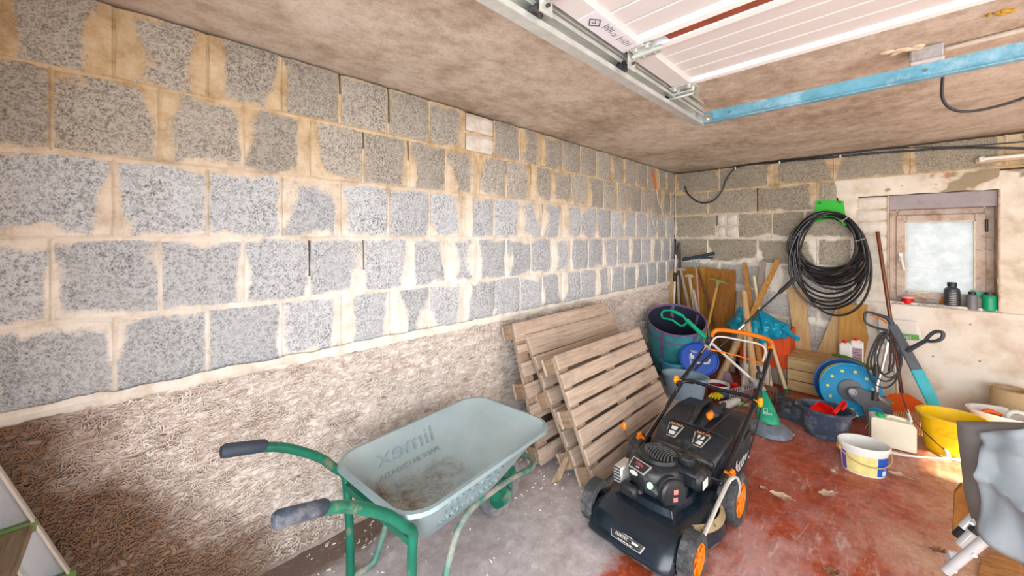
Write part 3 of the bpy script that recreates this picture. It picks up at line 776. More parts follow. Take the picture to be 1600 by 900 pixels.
for i, (u, v, ru, rv) in enumerate(((1029,349,8,13), (1030,350,9,11), (1033,348,7,12), (1027,348,7,9))):
    m_.tube([wx(u+ru*math.cos(a/12*2*math.pi), v+rv*math.sin(a/12*2*math.pi), .016+i*.006) for a in range(12)], .004, 6, closed=True, sm=2)
m_.build('coil', mt('ivory_wire', (.78,.72,.62), .5), ww, smooth=True)

# ================================================================== WHEELBARROW
GREEN = mt('green_enamel', (.02,.16,.105), .35, var=.3, scale=12, dirt=(.24,.18,.12), damt=.22, dscale=9)
TRAY = mt('galvanised_tray', (.36,.46,.49), .38, .35, var=.16, scale=5, dirt=(.24,.21,.17), damt=.06, dscale=5, bmp=.12)
def trayi():
    m, nt, b = newmat('worn_tray_inside'); oc = ocoord(nt); s = nt.nodes.new('ShaderNodeSeparateXYZ'); nt.links.new(oc, s.inputs[0])
    n = noise(nt, oc, 7, 8, .72); n2 = noise(nt, oc, 40, 5, .7)
    c = ramp(nt, noise(nt, oc, 5, 5, .6), [(.3, (.34,.45,.49)), (.7, (.46,.56,.58))])
    # soil left lying in the bottom, deepest at the handle end
    lev = mathn(nt, 'ADD', mathn(nt, 'MULTIPLY', mathn(nt, 'SUBTRACT', .335, s.outputs[2]), 14), mathn(nt, 'ADD', mathn(nt, 'MULTIPLY', mathn(nt, 'SUBTRACT', n, .5), 3.0), mathn(nt, 'MULTIPLY', s.outputs[1], -1.6)))
    c = mixc(nt, mathn(nt, 'MULTIPLY', nt_clamp(nt, lev), .9), c, ramp(nt, n2, [(.35, (.07,.045,.02)), (.5, (.22,.16,.10)), (.65, (.34,.30,.26))]))
    c = mixc(nt, ramp(nt, n2, [(.66, g(0)), (.72, g(.6))]), c, (.22,.14,.09))
    nt.links.new(c, b.inputs['Base Color']); b.inputs['Roughness'].default_value = .5; b.inputs['Metallic'].default_value = .2
    bump(nt, b, n2, .12, .003); return m
TRAYI = trayi()
BX, BY, BR = .490, .972, R(5.5)
wbT = thing('wheelbarrow', 'grey metal wheelbarrow on a green tube frame beside the left wall', 'wheelbarrow', (BX, BY, 0), BR)
def rr(hx, hy, cy, z, rad, n=6, sk=0):
    out = []
    for q, (sx, sy) in enumerate(((1,1), (-1,1), (-1,-1), (1,-1))):
        for i in range(n+1):
            a = math.pi/2*(q + i/n); out.append(Vector(((hx-rad)*sx + rad*math.cos(a), cy + (hy-rad)*sy + rad*math.sin(a), z + sk*(cy+(hy-rad)*sy))))
    return out
def traysec(t, off=0):
    e = t**.85
    hx = .165 + (.258-.165)*e - off; y0 = -.27 + (-.385+.27)*e + off; y1 = .11 + (.425-.11)*t - off
    return rr(hx, (y1-y0)/2, (y1+y0)/2, .305 + .185*t + (off if t < .01 else 0), .05 + .055*t)
m_ = MB(); T = [0, .02, .25, .5, .75, .97]
m_.rings([traysec(t) for t in T] + [rr(.260, .407, .020, .488, .105), rr(.276, .423, .020, .480, .115), rr(.282, .429, .020, .487, .12), rr(.276, .423, .020, .498, .115), rr(.262, .409, .020, .500, .105)], cap0=True, cap1=False)
m_.build('tray', TRAY, wbT, smooth=True, auto=50, local=True)
m_ = MB(); m_.rings([rr(.263, .410, .020, .4995, .105)] + [traysec(t, .004) for t in T[::-1]], cap0=False, cap1=True); m_.build('tray_inside', TRAYI, wbT, smooth=True, auto=50, local=True)
# embossed lettering pressed through both long sides
WM = parent_world(wbT)
def side_m(sgn, y, t, out, mirror):
    e = t**.85; x = sgn*(.165 + .093*e + out); z = .305 + .185*t
    upv = Vector((sgn*.093, 0, .185)); ax = Vector((0, 1, 0)) if not mirror else Vector((0, -1, 0))
    return WM @ frame4((x, y, z), ax, upv)
LM = TRAY
for sgn in (1, -1):
    # outward face reads correctly from outside; the inside shows it mirrored
    for out_, mm_ in ((.002, TRAY), (-.0055, TRAY)):
        text('limex', .105, .0035, side_m(sgn, -.06, .66, out_, sgn < 0), mm_, wbT, 'embossed_lettering', 1.35)
        text('MADE IN CROATIA', .030, .003, side_m(sgn, -.06, .30, out_, sgn < 0), mm_, wbT, 'embossed_lettering', 1.25)
for sx in (-1, 1):
    m_ = MB()
    x = sx*.225
    m_.tube([(sx*.235, -.66, .672), (sx*.235, -.575, .635), (sx*.238, -.455, .545), (sx*.24, -.39, .47), (sx*.232, -.355, .43), (sx*.222, -.350, .36), (sx*.21, -.345, .20), (sx*.205, -.345, .018)], .0165, 12, sm=5)
    m_.build('handle_tube', GREEN, wbT, smooth=True, local=True)
    m_ = MB(); m_.tube([(sx*.235, -.765, .703), (sx*.235, -.755, .702), (sx*.235, -.645, .672), (sx*.235, -.638, .668)], [.017,.0225,.0215,.018], 12)
    m_.build('grip', mt('blue_black_rubber', (.045,.06,.085), .6, dirt=(.22,.22,.24), damt=.3), wbT, smooth=True, local=True)
    m_ = MB(); m_.tube([(sx*.205, -.345, .018), (sx*.202, -.31, .015), (sx*.20, -.255, .015), (sx*.20, -.225, .05), (sx*.195, -.15, .23), (sx*.185, -.09, .285), (sx*.165, .02, .295), (sx*.13, .25, .255), (sx*.115, .40, .22)], .013, 12, sm=5)
    m_.build('brace_tube', mt('worn_green_enamel', (.10,.23,.19), .5, var=.3, dirt=(.42,.36,.32), damt=.65, dscale=8), wbT, smooth=True, local=True)
m_ = MB(); m_.tube([(.115,.40,.22), (.105,.48,.205), (.065,.535,.20), (-.065,.535,.20), (-.105,.48,.205), (-.115,.40,.22)], .013, 12, sm=6); m_.build('front_hoop', bpy.data.materials['worn_green_enamel'], wbT, smooth=True, local=True)
m_ = MB(); m_.box((0, -.352, .39), (.43, .02, .025)); m_.build('cross_brace', GREEN, wbT, local=True)
RX = Matrix.Rotation(R(90), 4, 'Y'); wy, wz, wr_ = .335, .145, .145
m_ = MB(); m_.lathe([(.100,-.028),(.130,-.034),(.141,-.02),(.145,0),(.141,.02),(.130,.034),(.100,.028),(.100,-.028)], (0,wy,wz), 40, RX.to_3x3()); m_.build('tyre', mt('dusty_tyre', (.13,.14,.15), .8, dirt=(.36,.34,.33), damt=.5), wbT, smooth=True, local=True)
m_ = MB(); m_.lathe([(.0,-.030),(.03,-.034),(.035,-.018),(.080,-.012),(.096,-.026),(.103,-.03),(.103,.03),(.096,.026),(.080,.012),(.035,.018),(.03,.034),(0,.030)], (0,wy,wz), 32, RX.to_3x3()); m_.build('rim', GREEN, wbT, smooth=True, local=True)
m_ = MB(); m_.cyl((-.10,wy,wz), (.10,wy,wz), .009, seg=10)
for sx in (-1,1): m_.box((sx*.10, wy, .185), (.006, .035, .10))
m_.build('axle', STEEL, wbT, local=True)

# ================================================================== PALLETS
PW = wood('pallet_wood', (.66,.54,.45), (.42,.32,.25), 0, samt=.5)
PWD = wood('pallet_wood_upright', (.50,.39,.30), (.28,.20,.145), 1, samt=.5)
PBL = wood('pallet_block_wood', (.50,.37,.26), (.28,.19,.125), 2, samt=.5)
def pallet(label, bl, tl, L, slats, W, ang=0, seed=1):
    """bl, tl: lower and upper corner of the front face at its near end"""
    bl = Vector(bl); tl = Vector(tl); up = (tl-bl).normalized(); ax = Vector((math.sin(ang), math.cos(ang), 0))
    M = frame4(bl, ax, up); r_ = random.Random(seed)
    t = thing('wooden_pallet', label, 'pallet', (bl.x, bl.y+L/2, 0), 0, 'pallets leaning on the left wall')
    def part(name, c, d, mat, jj=.0025):
        m_ = MB(); m_.box((0,0,0), d, bev=.004)
        m_.jit(jj, 9, r_.uniform(0, 50))
        me = m_.build(name, mat, t, local=True)
        me.data.transform(Matrix.Identity(4)); me.matrix_basis = parent_world(t).inverted() @ M @ Matrix.Translation(c) @ Matrix.Rotation(r_.uniform(-.006,.006), 4, 'Z')
    # local x along the slats, y up the pallet, z out of the front; flip so z faces the room
    zz = 1 if (M.to_3x3() @ Vector((0,0,1))).x > 0 else -1
    for (y0, w) in slats: part('slat', (L/2, y0+w/2, -zz*.009), (L-r_.uniform(0,.012), w, .018), PW)
    for x in (.055, L/2, L-.055):
        part('stringer_board', (x, W/2, -zz*.028), (.10, W-.01, .019), PWD)
        for y in (.05, W/2, W-.055): part('spacer_block', (x, y, -zz*.0725), (.10, .095, .068), PBL)
    for y in (.05, W/2, W-.055): part('bottom_board', (L/2, y, -zz*.116), (L, .10, .018), PW)
    return t
s1 = [(.0,.088), (.104,.088), (.206,.085), (.310,.092), (.418,.086), (.522,.084), (.624,.088)]
pallet('front pallet of the three with seven evenly spaced slats facing the room', at('z', 932, 762, .045), at('y', 880, 560, 1.83), 1.085, s1, .712, R(-.2), 1)
s2 = [(.0,.10), (.122,.09), (.245,.095), (.36,.09), (.47,.09), (.58,.085), (.668,.135)]
pallet('middle pallet, its broad top board rising above the front one', (.60, 1.78, .07), (.215, 1.78, .745), 1.06, s2, .80, R(0), 2)
s3 = [(.0,.09), (.115,.09), (.25,.09), (.38,.09), (.51,.09), (.66,.05), (.73,.12)]
pallet('rearmost pallet, closest to the wall with its end blocks showing', (.405, 1.70, .04), (.165, 1.70, .84), 1.10, s3, .85, R(0), 3)
sl = MB(); sl.slab([(.545,1.74,.13),(.56,1.72,.15),(.535,1.68,.03),(.505,1.66,.002),(.52,1.70,.03)], (.02,.015,.006)); tag(sl.build('wood_splinter', PBL), 'broken yellowish wood splinter standing at the foot of the pallets', 'wood piece')
# ================================================================== LAWN MOWER
MX, MY, MR = 1.070, 1.86, R(-1.5)
mw = thing('lawn_mower', 'black petrol lawn mower with orange hubs standing in front of the pallets', 'lawn mower', (MX, MY, 0), MR)
MM = parent_world(mw)
DECK = mt('deck_black_paint', (.012,.02,.03), .22, .1, var=.3, scale=6, bmp=.05, spec=.7)
PLB = mt('engine_black', (.022,.025,.03), .36, var=.3, scale=15, dirt=(.13,.13,.13), damt=.2, dscale=14, bmp=.15)
PLG = mt('bag_lid_black', (.018,.022,.028), .36, var=.25, scale=8, dirt=(.12,.12,.12), damt=.22, dscale=9, bmp=.15)
FAB = mt('bag_fabric', (.028,.031,.042), .85, var=.25, scale=40, dirt=(.2,.19,.19), damt=.35)
ORG = mt('orange_plastic', (.80,.25,.015), .45, var=.15, dirt=(.35,.2,.1), damt=.15)
TUBEB = mt('black_tube', (.02,.022,.026), .25, .2, var=.2, bmp=0)
SILV = mt('silver_paint', (.68,.67,.64), .35, .5, var=.08, dirt=(.3,.28,.25), damt=.1)
WPR = mt('white_print', (.82,.82,.80), .5, var=.03, bmp=0)
def L(x, y, z): return Vector((x, y, z))
def part(mb, name, mat, par=None, smooth=True, auto=40):
    o = mb.build(name, mat, par or mw, smooth=smooth, auto=auto, local=True); return o
# deck: flared nose, round drum on the right
def outline(z, grow, nose):
    pts = []
    ctrl = [(-.19,-.33-nose), (-.08,-.345-nose), (.06,-.345-nose), (.185,-.33-nose), (.205,-.27), (.20,-.19), (.235+grow,-.09), (.255+grow,.02), (.235+grow,.12), (.19,.20), (.0,.24), (-.19,.20), (-.235-grow,.12), (-.25-grow,.0), (-.235-grow,-.10), (-.20,-.19), (-.205,-.27)]
    P = [Vector((x, y, z)) for x, y in ctrl]; n = len(P)
    for i in range(n):
        p0, p1, p2, p3 = P[i-1], P[i], P[(i+1) % n], P[(i+2) % n]
        for j in range(4):
            t = j/4; pts.append(.5*((2*p1)+(p2-p0)*t+(2*p0-5*p1+4*p2-p3)*t*t+(3*p1-p0-3*p2+p3)*t**3))
    return pts
def scl(r_, s, c=(0,-.04), z=None): return [Vector((c[0]+(p.x-c[0])*s, c[1]+(p.y-c[1])*s, p.z if z is None else z)) for p in r_]
m_ = MB(); A = outline(.045, .01, .035); Bq = outline(.06, .012, .038)
m_.rings([A, Bq, outline(.085, 0, .018), outline(.115, -.006, .0), scl(outline(.142, -.012, -.02), .94), scl(outline(.155,-.02,-.04), .85), scl(outline(.158,-.02,-.05), .62), scl(outline(.185,-.02,-.05), .58), scl(outline(.187,-.02,-.05), .5)])
part(m_, 'deck', DECK, auto=60)
m_ = MB(); m_.rings([scl(outline(z,.01,.035), s) for z, s in ((.038,.985),(.046,1.012),(.05,1.012),(.052,.99))]); part(m_, 'deck_skirt', mt('deck_edge', (.03,.028,.03), .6, dirt=(.2,.18,.16), damt=.4))
# nose badge
bd = MB()
def nosep(x, z): return L(x, -.378 + (z-.06)*.75 + abs(x)*.05, z+.004)
q = [nosep(-.085+.17*i/8, .098) for i in range(9)] + [nosep(.07-.14*i/8, .070) for i in range(9)]
bd.slab(q, (0,-.004,.003)); b1 = part(bd, 'front_badge', SILV, smooth=False)
bd = MB(); q = [nosep(-.078+.156*i/8, .0955) for i in range(9)] + [nosep(.066-.132*i/8, .0725) for i in range(9)]; bd.slab(q, (0,-.0058,.004)); part(bd, 'badge_face', BLK, b1, smooth=False)
fm = MM @ frame4(nosep(-.02,.087)+L(0,-.0075,.0048), (1,0,0), (0,.6,.8)); text('FUXTEC', .017, .0004, fm, WPR, b1)
fm = MM @ frame4(nosep(.04,.087)+L(0,-.0075,.0048), (1,0,0), (0,.6,.8)); m_ = MB(); f9 = MM.inverted() @ fm; m_.prism([(-.014,-.004),(.014,-.004),(.016,.004),(-.012,.004)], .0005, f9.to_3x3(), f9.translation); part(m_, 'badge_emblem', WPR, b1, smooth=False)
fm = MM @ frame4(nosep(.0,.0765)+L(0,-.0075,.0048), (1,0,0), (0,.6,.8)); m_ = MB(); f9 = MM.inverted() @ fm; m_.prism([(-.035,-.0012),(.035,-.0012),(.035,.0012),(-.035,.0012)], .0005, f9.to_3x3(), f9.translation); part(m_, 'badge_line', WPR, b1, smooth=False)
# curved 4 in 1 sticker on the right drum
st = MB(); a0, a1 = -.75, .55; q = []
def drum(a, z, o=0): return L(.02+(.222+o)*math.cos(a), -.0+(.20+o)*math.sin(a)-.0, z)
outer = [drum(a0+(a1-a0)*i/14, .117, .026) for i in range(15)]; inner = [drum(a0+(a1-a0)*i/14, .144, .006) for i in range(15)]
for i in range(14): st.slab([outer[i], outer[i+1], inner[i+1], inner[i]], L(math.cos(a0+(a1-a0)*i/14), math.sin(a0+(a1-a0)*i/14), .6)*.003); s4 = part(st, 'deck_sticker', mt('tan_sticker', (.62,.50,.32), .5, var=.12, bmp=0), smooth=False)
for a, s_ in ((-.25,'4'), (-.45,'in'), (-.58,'1')):
    c = drum(a, .1305, .016)+L(math.cos(a), math.sin(a), .6)*.0042; tan = L(-math.sin(a), math.cos(a), 0); text(s_, .026 if len(s_) == 1 else .014, .0004, MM @ frame4(c, tan, L(-math.cos(a), -math.sin(a), 1.3)), INK, s4)
# wheels
def wheel(x, y, r, w, side, name):
    X = RX.to_3x3(); k = 22; m_ = MB(); half = w/2
    m_.lathe([(r*.66,-half),(r*.93,-half),(r*.97,-half*.8),(r*.97,half*.8),(r*.93,half),(r*.66,half),(r*.66,-half)], (x,y,r), 44, X)
    for i in range(k):
        for sgn in (-1, 1):
            a = 2*math.pi*(i+(.5 if sgn > 0 else 0))/k; rot = Matrix.Rotation(a, 3, 'X')
            m_.box(L(x+sgn*half*.48, y, r) + rot @ L(0, 0, r*.965), (half*.86, r*.18, r*.075), rot)
    wh = part(m_, name, RUB, auto=30)
    hubm = ORG if side > 0 or True else BLK
    if side < 0: hubm = BLK
    h = MB(); xo = x+side*half*.82
    h.lathe([(r*.60,-half*.15),(r*.70,0),(r*.70,half*.16),(r*.60,half*.12),(r*.58,-half*.25),(r*.12,-half*.25),(0,-half*.25)] if True else [], (xo,y,r), 36, Matrix.Rotation(R(90*side), 3, 'Y'))
    for i in range(6):
        a = i*math.pi/3; rot = Matrix.Rotation(a, 3, 'X'); h.box(L(xo+side*half*.02, y, r)+rot @ L(0,0,r*.36), (half*.2, r*.15, r*.55), rot, bev=.003)
    h.lathe([(r*.17,-half*.2),(r*.17,half*.2),(r*.12,half*.28),(0,half*.28)], (xo,y,r), 16, Matrix.Rotation(R(90*side), 3, 'Y'))
    part(h, 'hub', hubm, wh)
wheel(.232,-.245,.094,.058,1,'wheel'); wheel(-.232,-.245,.094,.058,-1,'wheel')
wheel(.248,.235,.118,.062,1,'wheel'); wheel(-.248,.235,.118,.062,-1,'wheel')
# height lever bar, silver, on the right
m_ = MB(); pts = [(.275,.19,.245), (.262,.16,.252), (.25,.10,.228), (.238,-.14,.125), (.232,-.215,.10), (.222,-.285,.06), (.22,-.30,.045)]
m_.tube(pts, [.006,.009,.009,.009,.009,.008,.005], 8, sm=3); m_.tube([(.275,.19,.245),(.282,.20,.20),(.272,.205,.15)], .007, 8, sm=3); part(m_, 'height_rod', SILV)
m_ = MB(); m_.cyl((-.235,-.245,.094),(.235,-.245,.094), .012); part(m_, 'axle', BLK); m_ = MB(); m_.cyl((-.25,.235,.118),(.25,.235,.118), .012); part(m_, 'axle', BLK); m_ = MB(); m_.box((.214,-.27,.080), (.01,.05,.07)); part(m_, 'axle_plate', BLK)
m_ = MB(); m_.lathe([(.05,-.02),(.055,0),(.05,.02),(0,.02)], (.215,.20,.13), 18, RX.to_3x3()); m_.box((.215,.20,.13),(.03,.08,.05),bev=.01); part(m_, 'gear_cover', mt('bare_cast_grey', (.25,.26,.28), .5, .6, dirt=(.15,.13,.12), damt=.4))
# engine
en = MB(); en.lathe([(.12,0),(.125,.02),(.12,.06),(.10,.065)], (0,-.03,.155), 32); eng = part(en, 'engine', PLB)
def cl(c, r_, z0, z1, top=.8, seg=36, sx=1, sy=1): return MB().lathe([(r_*.98,0),(r_,.01),(r_,(z1-z0)*.7),(r_*.93,(z1-z0)*.92),(r_*top,(z1-z0)),(0,(z1-z0)+.001)], (c[0],c[1],z0), seg, sx=sx, sy=sy)
m_ = MB(); prof = []
def shr(s, z, gx=0): 
    ctrl = [(-.135,-.10),(-.06,-.155),(.02,-.15),(.07,-.10),(.10,-.03),(.095,.06),(.03,.115),(-.06,.12),(-.13,.06),(-.15,-.02)]
    P = [Vector((-.02+(x+.02)*s, -.02+(y+.02)*s, z)) for x, y in ctrl]; n = len(P); out = []
    for i in range(n):
        p0,p1,p2,p3 = P[i-1],P[i],P[(i+1)%n],P[(i+2)%n]
        for j in range(4):
            t = j/4; out.append(.5*((2*p1)+(p2-p0)*t+(2*p0-5*p1+4*p2-p3)*t*t+(3*p1-p0-3*p2+p3)*t**3))
    return out
m_.rings([shr(1.0,.20), shr(1.03,.235), shr(1.0,.275), shr(.93,.292), shr(.84,.298)]); shroud = part(m_, 'engine_shroud', PLB, auto=50); 
m_ = MB(); m_.lathe([(.098,0),(.100,.012),(.092,.024),(.086,.024),(.083,.019),(.03,.024),(.0,.026)], (-.028,.005,.292), 40); fan = part(m_, 'fan_cover', PLG)
m_ = MB()
for i in range(-5, 6):
    x = i*.0135; hw = math.sqrt(max(0, .074**2 - x*x))*.92
    m_.tube([(-.028+x+.012, .005-hw, .318), (-.028+x, .005, .322), (-.028+x+.012, .005+hw, .318)], .0034, 6, sm=3)
part(m_, 'fan_grille', mt('grille_grey', (.16,.17,.18), .35, .3, bmp=0), fan)
m_ = MB(); q = [(-.045,-.022),(.045,-.022),(.055,.026),(-.055,.026)]; fr_ = frame4((-.058,-.140,.290), (.97,-.2,0), (0,.80,.42)); bm = Matrix.Rotation(0,4,'Z')
m_.prism([(x*1.0,y*1.15) for x,y in q], .004, fr_.to_3x3(), fr_.translation); bg = part(m_, 'engine_badge', SILV, shroud, smooth=False)
m_ = MB(); m_.prism([(x*.88,y*.92) for x,y in q], .006, fr_.to_3x3(), fr_.translation); part(m_, 'badge_face', BLK, bg, smooth=False) if False else None
o = m_.build('badge_face', BLK, shroud, local=True)
REDP = mt('red_print', (.65,.10,.12), .5, var=0, bmp=0)
f2 = MM @ fr_ @ Matrix.Translation((0,.008,.0065)); text('500e', .022, .0004, f2, REDP, shroud)
f2 = MM @ fr_ @ Matrix.Translation((0,-.009,.0065)); text('SERIES', .008, .0004, f2, WPR, shroud)
f2 = MM @ fr_ @ Matrix.Translation((0,-.042,.002)); m_ = MB(); inv = MM.inverted(); f3 = inv @ f2; m_.prism([(.024*math.cos(i*math.pi/4)*1.0,.010*math.sin(i*math.pi/4)) for i in range(8)], .004, f3.to_3x3(), f3.translation); part(m_, 'oval_emblem', WPR, shroud, smooth=False)
# exhaust guard, silver with slots, left front
m_ = MB(); m_.box((-.150,-.13,.225), (.05,.11,.085), bev=.008); mg = part(m_, 'muffler_guard', SILV)
m_ = MB()
for i in range(6): m_.box((-.150, -.1855, .19+i*.0145), (.034,.002,.006))
for i in range(5):
    for j in range(4): m_.box((-.1755, -.17+i*.019, .195+j*.02), (.002,.008,.008))
m_.build('guard_slots', BLK, mg, local=True)['kind'] = 'stuff'
m_ = MB(); m_.box((-.085,-.185,.185), (.085,.05,.055), bev=.012); m_.box((-.05,-.155,.175), (.05,.05,.05), bev=.01); part(m_, 'carburettor_cover', BLK)
for i in range(4): pass
# air filter drum, right front
ax = Vector((.86,-.5,0)).normalized(); rotm = ax.to_track_quat('Z','Y').to_matrix()
m_ = MB(); m_.lathe([(.055,-.07),(.063,-.06),(.064,.0),(.067,.004),(.067,.012),(.062,.014),(.062,.022),(.066,.024),(.066,.034),(.058,.042),(.04,.044),(0,.044)], (.075,-.105,.225), 32, rotm); af = part(m_, 'air_filter', PLB, auto=30)
m_ = MB(); c = Vector((.075,-.105,.225))+ax*.0455; u_ = Vector((-ax.y, ax.x, 0)); m_.slab([c+u_*a+Vector((0,0,b_)) for a,b_ in ((-.01,.03),(.012,.03),(.012,.008),(-.01,.008))], ax*.001); m_.slab([c+u_*a+Vector((0,0,b_)) for a,b_ in ((-.012,-.005),(.01,-.005),(.01,-.025),(-.012,-.025))], ax*.001); part(m_, 'red_white_sticker', mt('sticker_red_white', (.75,.30,.28), .5, var=.5, scale=60, bmp=0), af, smooth=False)
m_ = MB(); cc = Vector((.01,-.165,.24)); nn = Vector((.15,-.75,.62)).normalized(); fq = frame4(cc, (1,.2,0), (0,.6,.7)); m_.prism([(.015*math.cos(i*math.pi/8),.015*math.sin(i*math.pi/8)) for i in range(16)], .004, fq.to_3x3(), fq.translation); part(m_, 'round_sticker', mt('pale_green_sticker', (.52,.72,.56), .5, var=.05, bmp=0), smooth=False)
m_ = MB(); m_.box((.015,-.13,.215), (.10,.09,.07), bev=.025); part(m_, 'intake_housing', PLB)
# fuel tank and cap
m_ = MB(); m_.box((.115,.055,.245), (.13,.12,.09), bev=.022); tk = part(m_, 'fuel_tank', PLB)
m_ = MB(); m_.box((.115,-.01,.292), (.11,.06,.022), bev=.009); part(m_, 'tank_shoulder', PLG, tk)
m_ = MB(); m_.lathe([(.026,0),(.026,.012),(.032,.014),(.033,.036),(.028,.042),(0,.043)], (.10,.035,.292), 24)
for i in range(12): a = i*math.pi/6; m_.box((.10+.0325*math.cos(a), .035+.0325*math.sin(a), .317), (.005,.005,.02), Matrix.Rotation(a,3,'Z'))
part(m_, 'fuel_cap', PLG, tk)
m_ = MB(); m_.box((.182,.04,.24), (.002,.06,.04)); part(m_, 'paper_sticker', WPR, tk, smooth=False)
m_ = MB(); m_.box((.0,.155,.20), (.34,.07,.09), bev=.02); m_.cyl((.02,.13,.26),(.02,.16,.27),.012); part(m_, 'rear_housing', PLB)
m_ = MB()
for i in range(14): a = rnd.uniform(0,6.28); m_.tube([L(.04+rnd.uniform(-.03,.05), .11+rnd.uniform(-.02,.03), .255+rnd.uniform(0,.03)) for _ in range(4)], .0012, 4, sm=3)
part(m_, 'starter_cord_tangle', mt('dry_cord', (.42,.36,.22), .8), None)
# grass bag
def bagsec(y, z0, z1, hw): return [(y, z0, z1, hw)]
def ring4(y, z0, z1, hw, rt=.03, rb=.02):
    n = 5; out = []
    for (sx, zc, r_, q) in ((1, z1-rt, rt, 0), (-1, z1-rt, rt, 1), (-1, z0+rb, rb, 2), (1, z0+rb, rb, 3)):
        for i in range(n+1):
            a = math.pi/2*(q+i/n); out.append(Vector((sx*(hw-r_)+r_*math.cos(a), y, zc+r_*math.sin(a))))
    return out
m_ = MB(); m_.rings([ring4(.24,.10,.235,.165), ring4(.30,.055,.27,.185), ring4(.50,.045,.285,.195), ring4(.72,.07,.285,.19), ring4(.81,.12,.26,.175)]); bag = part(m_, 'grass_bag', FAB, auto=60)
def lid(y, z, hw, t=.03): return ring4(y, z-t, z, hw, .02, .008)
m_ = MB(); m_.rings([lid(.215,.238,.150,.045), lid(.225,.262,.165,.05), lid(.36,.312,.186,.055), lid(.42,.322,.190,.055), lid(.60,.345,.190,.06), lid(.76,.335,.180,.06), lid(.83,.30,.165,.04)]); ld = part(m_, 'bag_lid', PLG, auto=50)
m_ = MB()
for sx in (-1, 1): m_.tube([(sx*.03,.40,.322), (sx*.032,.50,.345), (sx*.045,.62,.362), (sx*.04,.76,.352)], [.012,.018,.02,.014], 10, sm=4)
m_.tube([(-.19,.39,.305),(-.12,.40,.322),(.12,.40,.322),(.19,.39,.305)], .006, 8, sm=3)
part(m_, 'lid_ridge', PLG, ld)
m_ = MB(); m_.box((.055,.56,.368), (.06,.13,.05), bev=.02); part(m_, 'lid_handle', PLG, ld)
m_ = MB(); m_.box((.05,.495,.372), (.034,.075,.042), bev=.012); part(m_, 'lid_button', ORG, ld)
for xo in (-.085, .06):
    fz = frame4((xo,.305,.2975), (1,0,0), (0,1,.37))
    m_ = MB(); m_.prism([(-.028,-.045),(.022,-.045),(.042,.05),(-.042,.05)] if xo > 0 else [(-.022,-.045),(.028,-.045),(.042,.05),(-.042,.05)], .003, fz.to_3x3(), fz.translation); sg = part(m_, 'warning_sticker', SILV, ld, smooth=False)
    m_ = MB(); m_.prism([(-.022,-.040),(.018,-.040),(.036,.045),(-.036,.045)], .004, fz.to_3x3(), fz.translation); part(m_, 'sticker_face', BLK, sg, smooth=False)
    m_ = MB()
    for yy in (-.018, .02): fq = fz @ Matrix.Translation((0,yy,.004)); m_.prism([(-.014,-.013),(.014,-.013),(.018,.013),(-.018,.013)], .0012, fq.to_3x3(), fq.translation)
    part(m_, 'pictogram', WPR, sg, smooth=False)
    m_ = MB()
    for k in range(5): fq = fz @ Matrix.Translation((-.03+k*.014,.056,0)); m_.prism([(-.004,-.004),(.002,-.004),(.006,.005),(0,.005)], .0035, fq.to_3x3(), fq.translation)
    part(m_, 'orange_stripes', ORG, sg, smooth=False)
m_ = MB(); m_.tube([(.19,.56,.22),(.197,.62,.255),(.197,.72,.25),(.19,.78,.21)], .008, 8, sm=4); part(m_, 'side_grip', PLG, bag)
text('fuxtec', .10, .0008, MM @ frame4((.1975,.56,.145), (0,1,0), (0,0,1)), WPR, bag, 'white_lettering')
m_ = MB(); m_.tube([(.199,.36,.12),(.199,.40,.155),(.199,.41,.12),(.199,.45,.13),(.199,.42,.10),(.199,.37,.10)], .0025, 5, closed=True); part(m_, 'fox_emblem', WPR, bag)
# handlebar
for sx in (-1, 1):
    m_ = MB(); P0 = [(sx*.205,.16,.20), (sx*.21,.22,.225), (sx*.215,.75,.425)]; m_.tube(P0, .0125, 10, sm=3); part(m_, 'lower_handle', TUBEB)
    m_ = MB(); m_.tube([(sx*.218,.68,.42), (sx*.205,.95,.52), (sx*.195,1.18,.625), (sx*.19,1.23,.655)], .0125, 10, sm=4); part(m_, 'upper_handle', TUBEB)
    for y, z in ((.215,.235), (.72,.44)):
        m_ = MB(); c = L(sx*.245,y,z)
        m_.cyl(L(sx*.21,y,z), c, .008, seg=8)
        for i in range(6): a = i*math.pi/3; m_.ball(c+L(0,.017*math.cos(a),.017*math.sin(a)), (.012,.011,.011), 5)
        m_.ball(c, (.014,.018,.018), 6); part(m_, 'wing_knob', ORG if y < .5 else mt('yellow_orange_plastic', (.85,.42,.02), .45))
m_ = MB(); m_.tube([(-.212,.74,.425), (-.16,.765,.44), (.0,.77,.432), (.17,.765,.44), (.212,.74,.425)], .0115, 10, sm=4); part(m_, 'cross_tube', TUBEB)
m_ = MB(); m_.tube([(-.19,1.21,.645), (-.188,1.25,.675), (-.15,1.275,.70), (0,1.285,.703), (.15,1.275,.69), (.188,1.24,.665), (.19,1.20,.645)], .0155, 12, sm=5); part(m_, 'orange_grip_bar', ORG)
m_ = MB(); m_.tube([(-.17,1.10,.585), (-.165,1.17,.635), (-.13,1.205,.665), (0,1.215,.665), (.13,1.205,.66), (.168,1.17,.63), (.175,1.08,.58)], .006, 8, sm=5); part(m_, 'bail_lever', WPR)
m_ = MB(); m_.tube([(-.17,1.10,.585), (0,1.12,.575), (.17,1.08,.565)], .005, 8, sm=4); part(m_, 'drive_lever', ORG)
m_ = MB(); m_.box((-.19,1.16,.635), (.03,.05,.05), bev=.008); m_.tube([(-.19,1.17,.65),(-.2,1.18,.72)], .012, 8); part(m_, 'lever_mount', BLK); m_ = MB(); m_.box((.19,.93,.53), (.032,.05,.045), bev=.008); m_.tube([(.19,.93,.55),(.185,.91,.59)], .01, 8); part(m_, 'lever_mount', BLK)
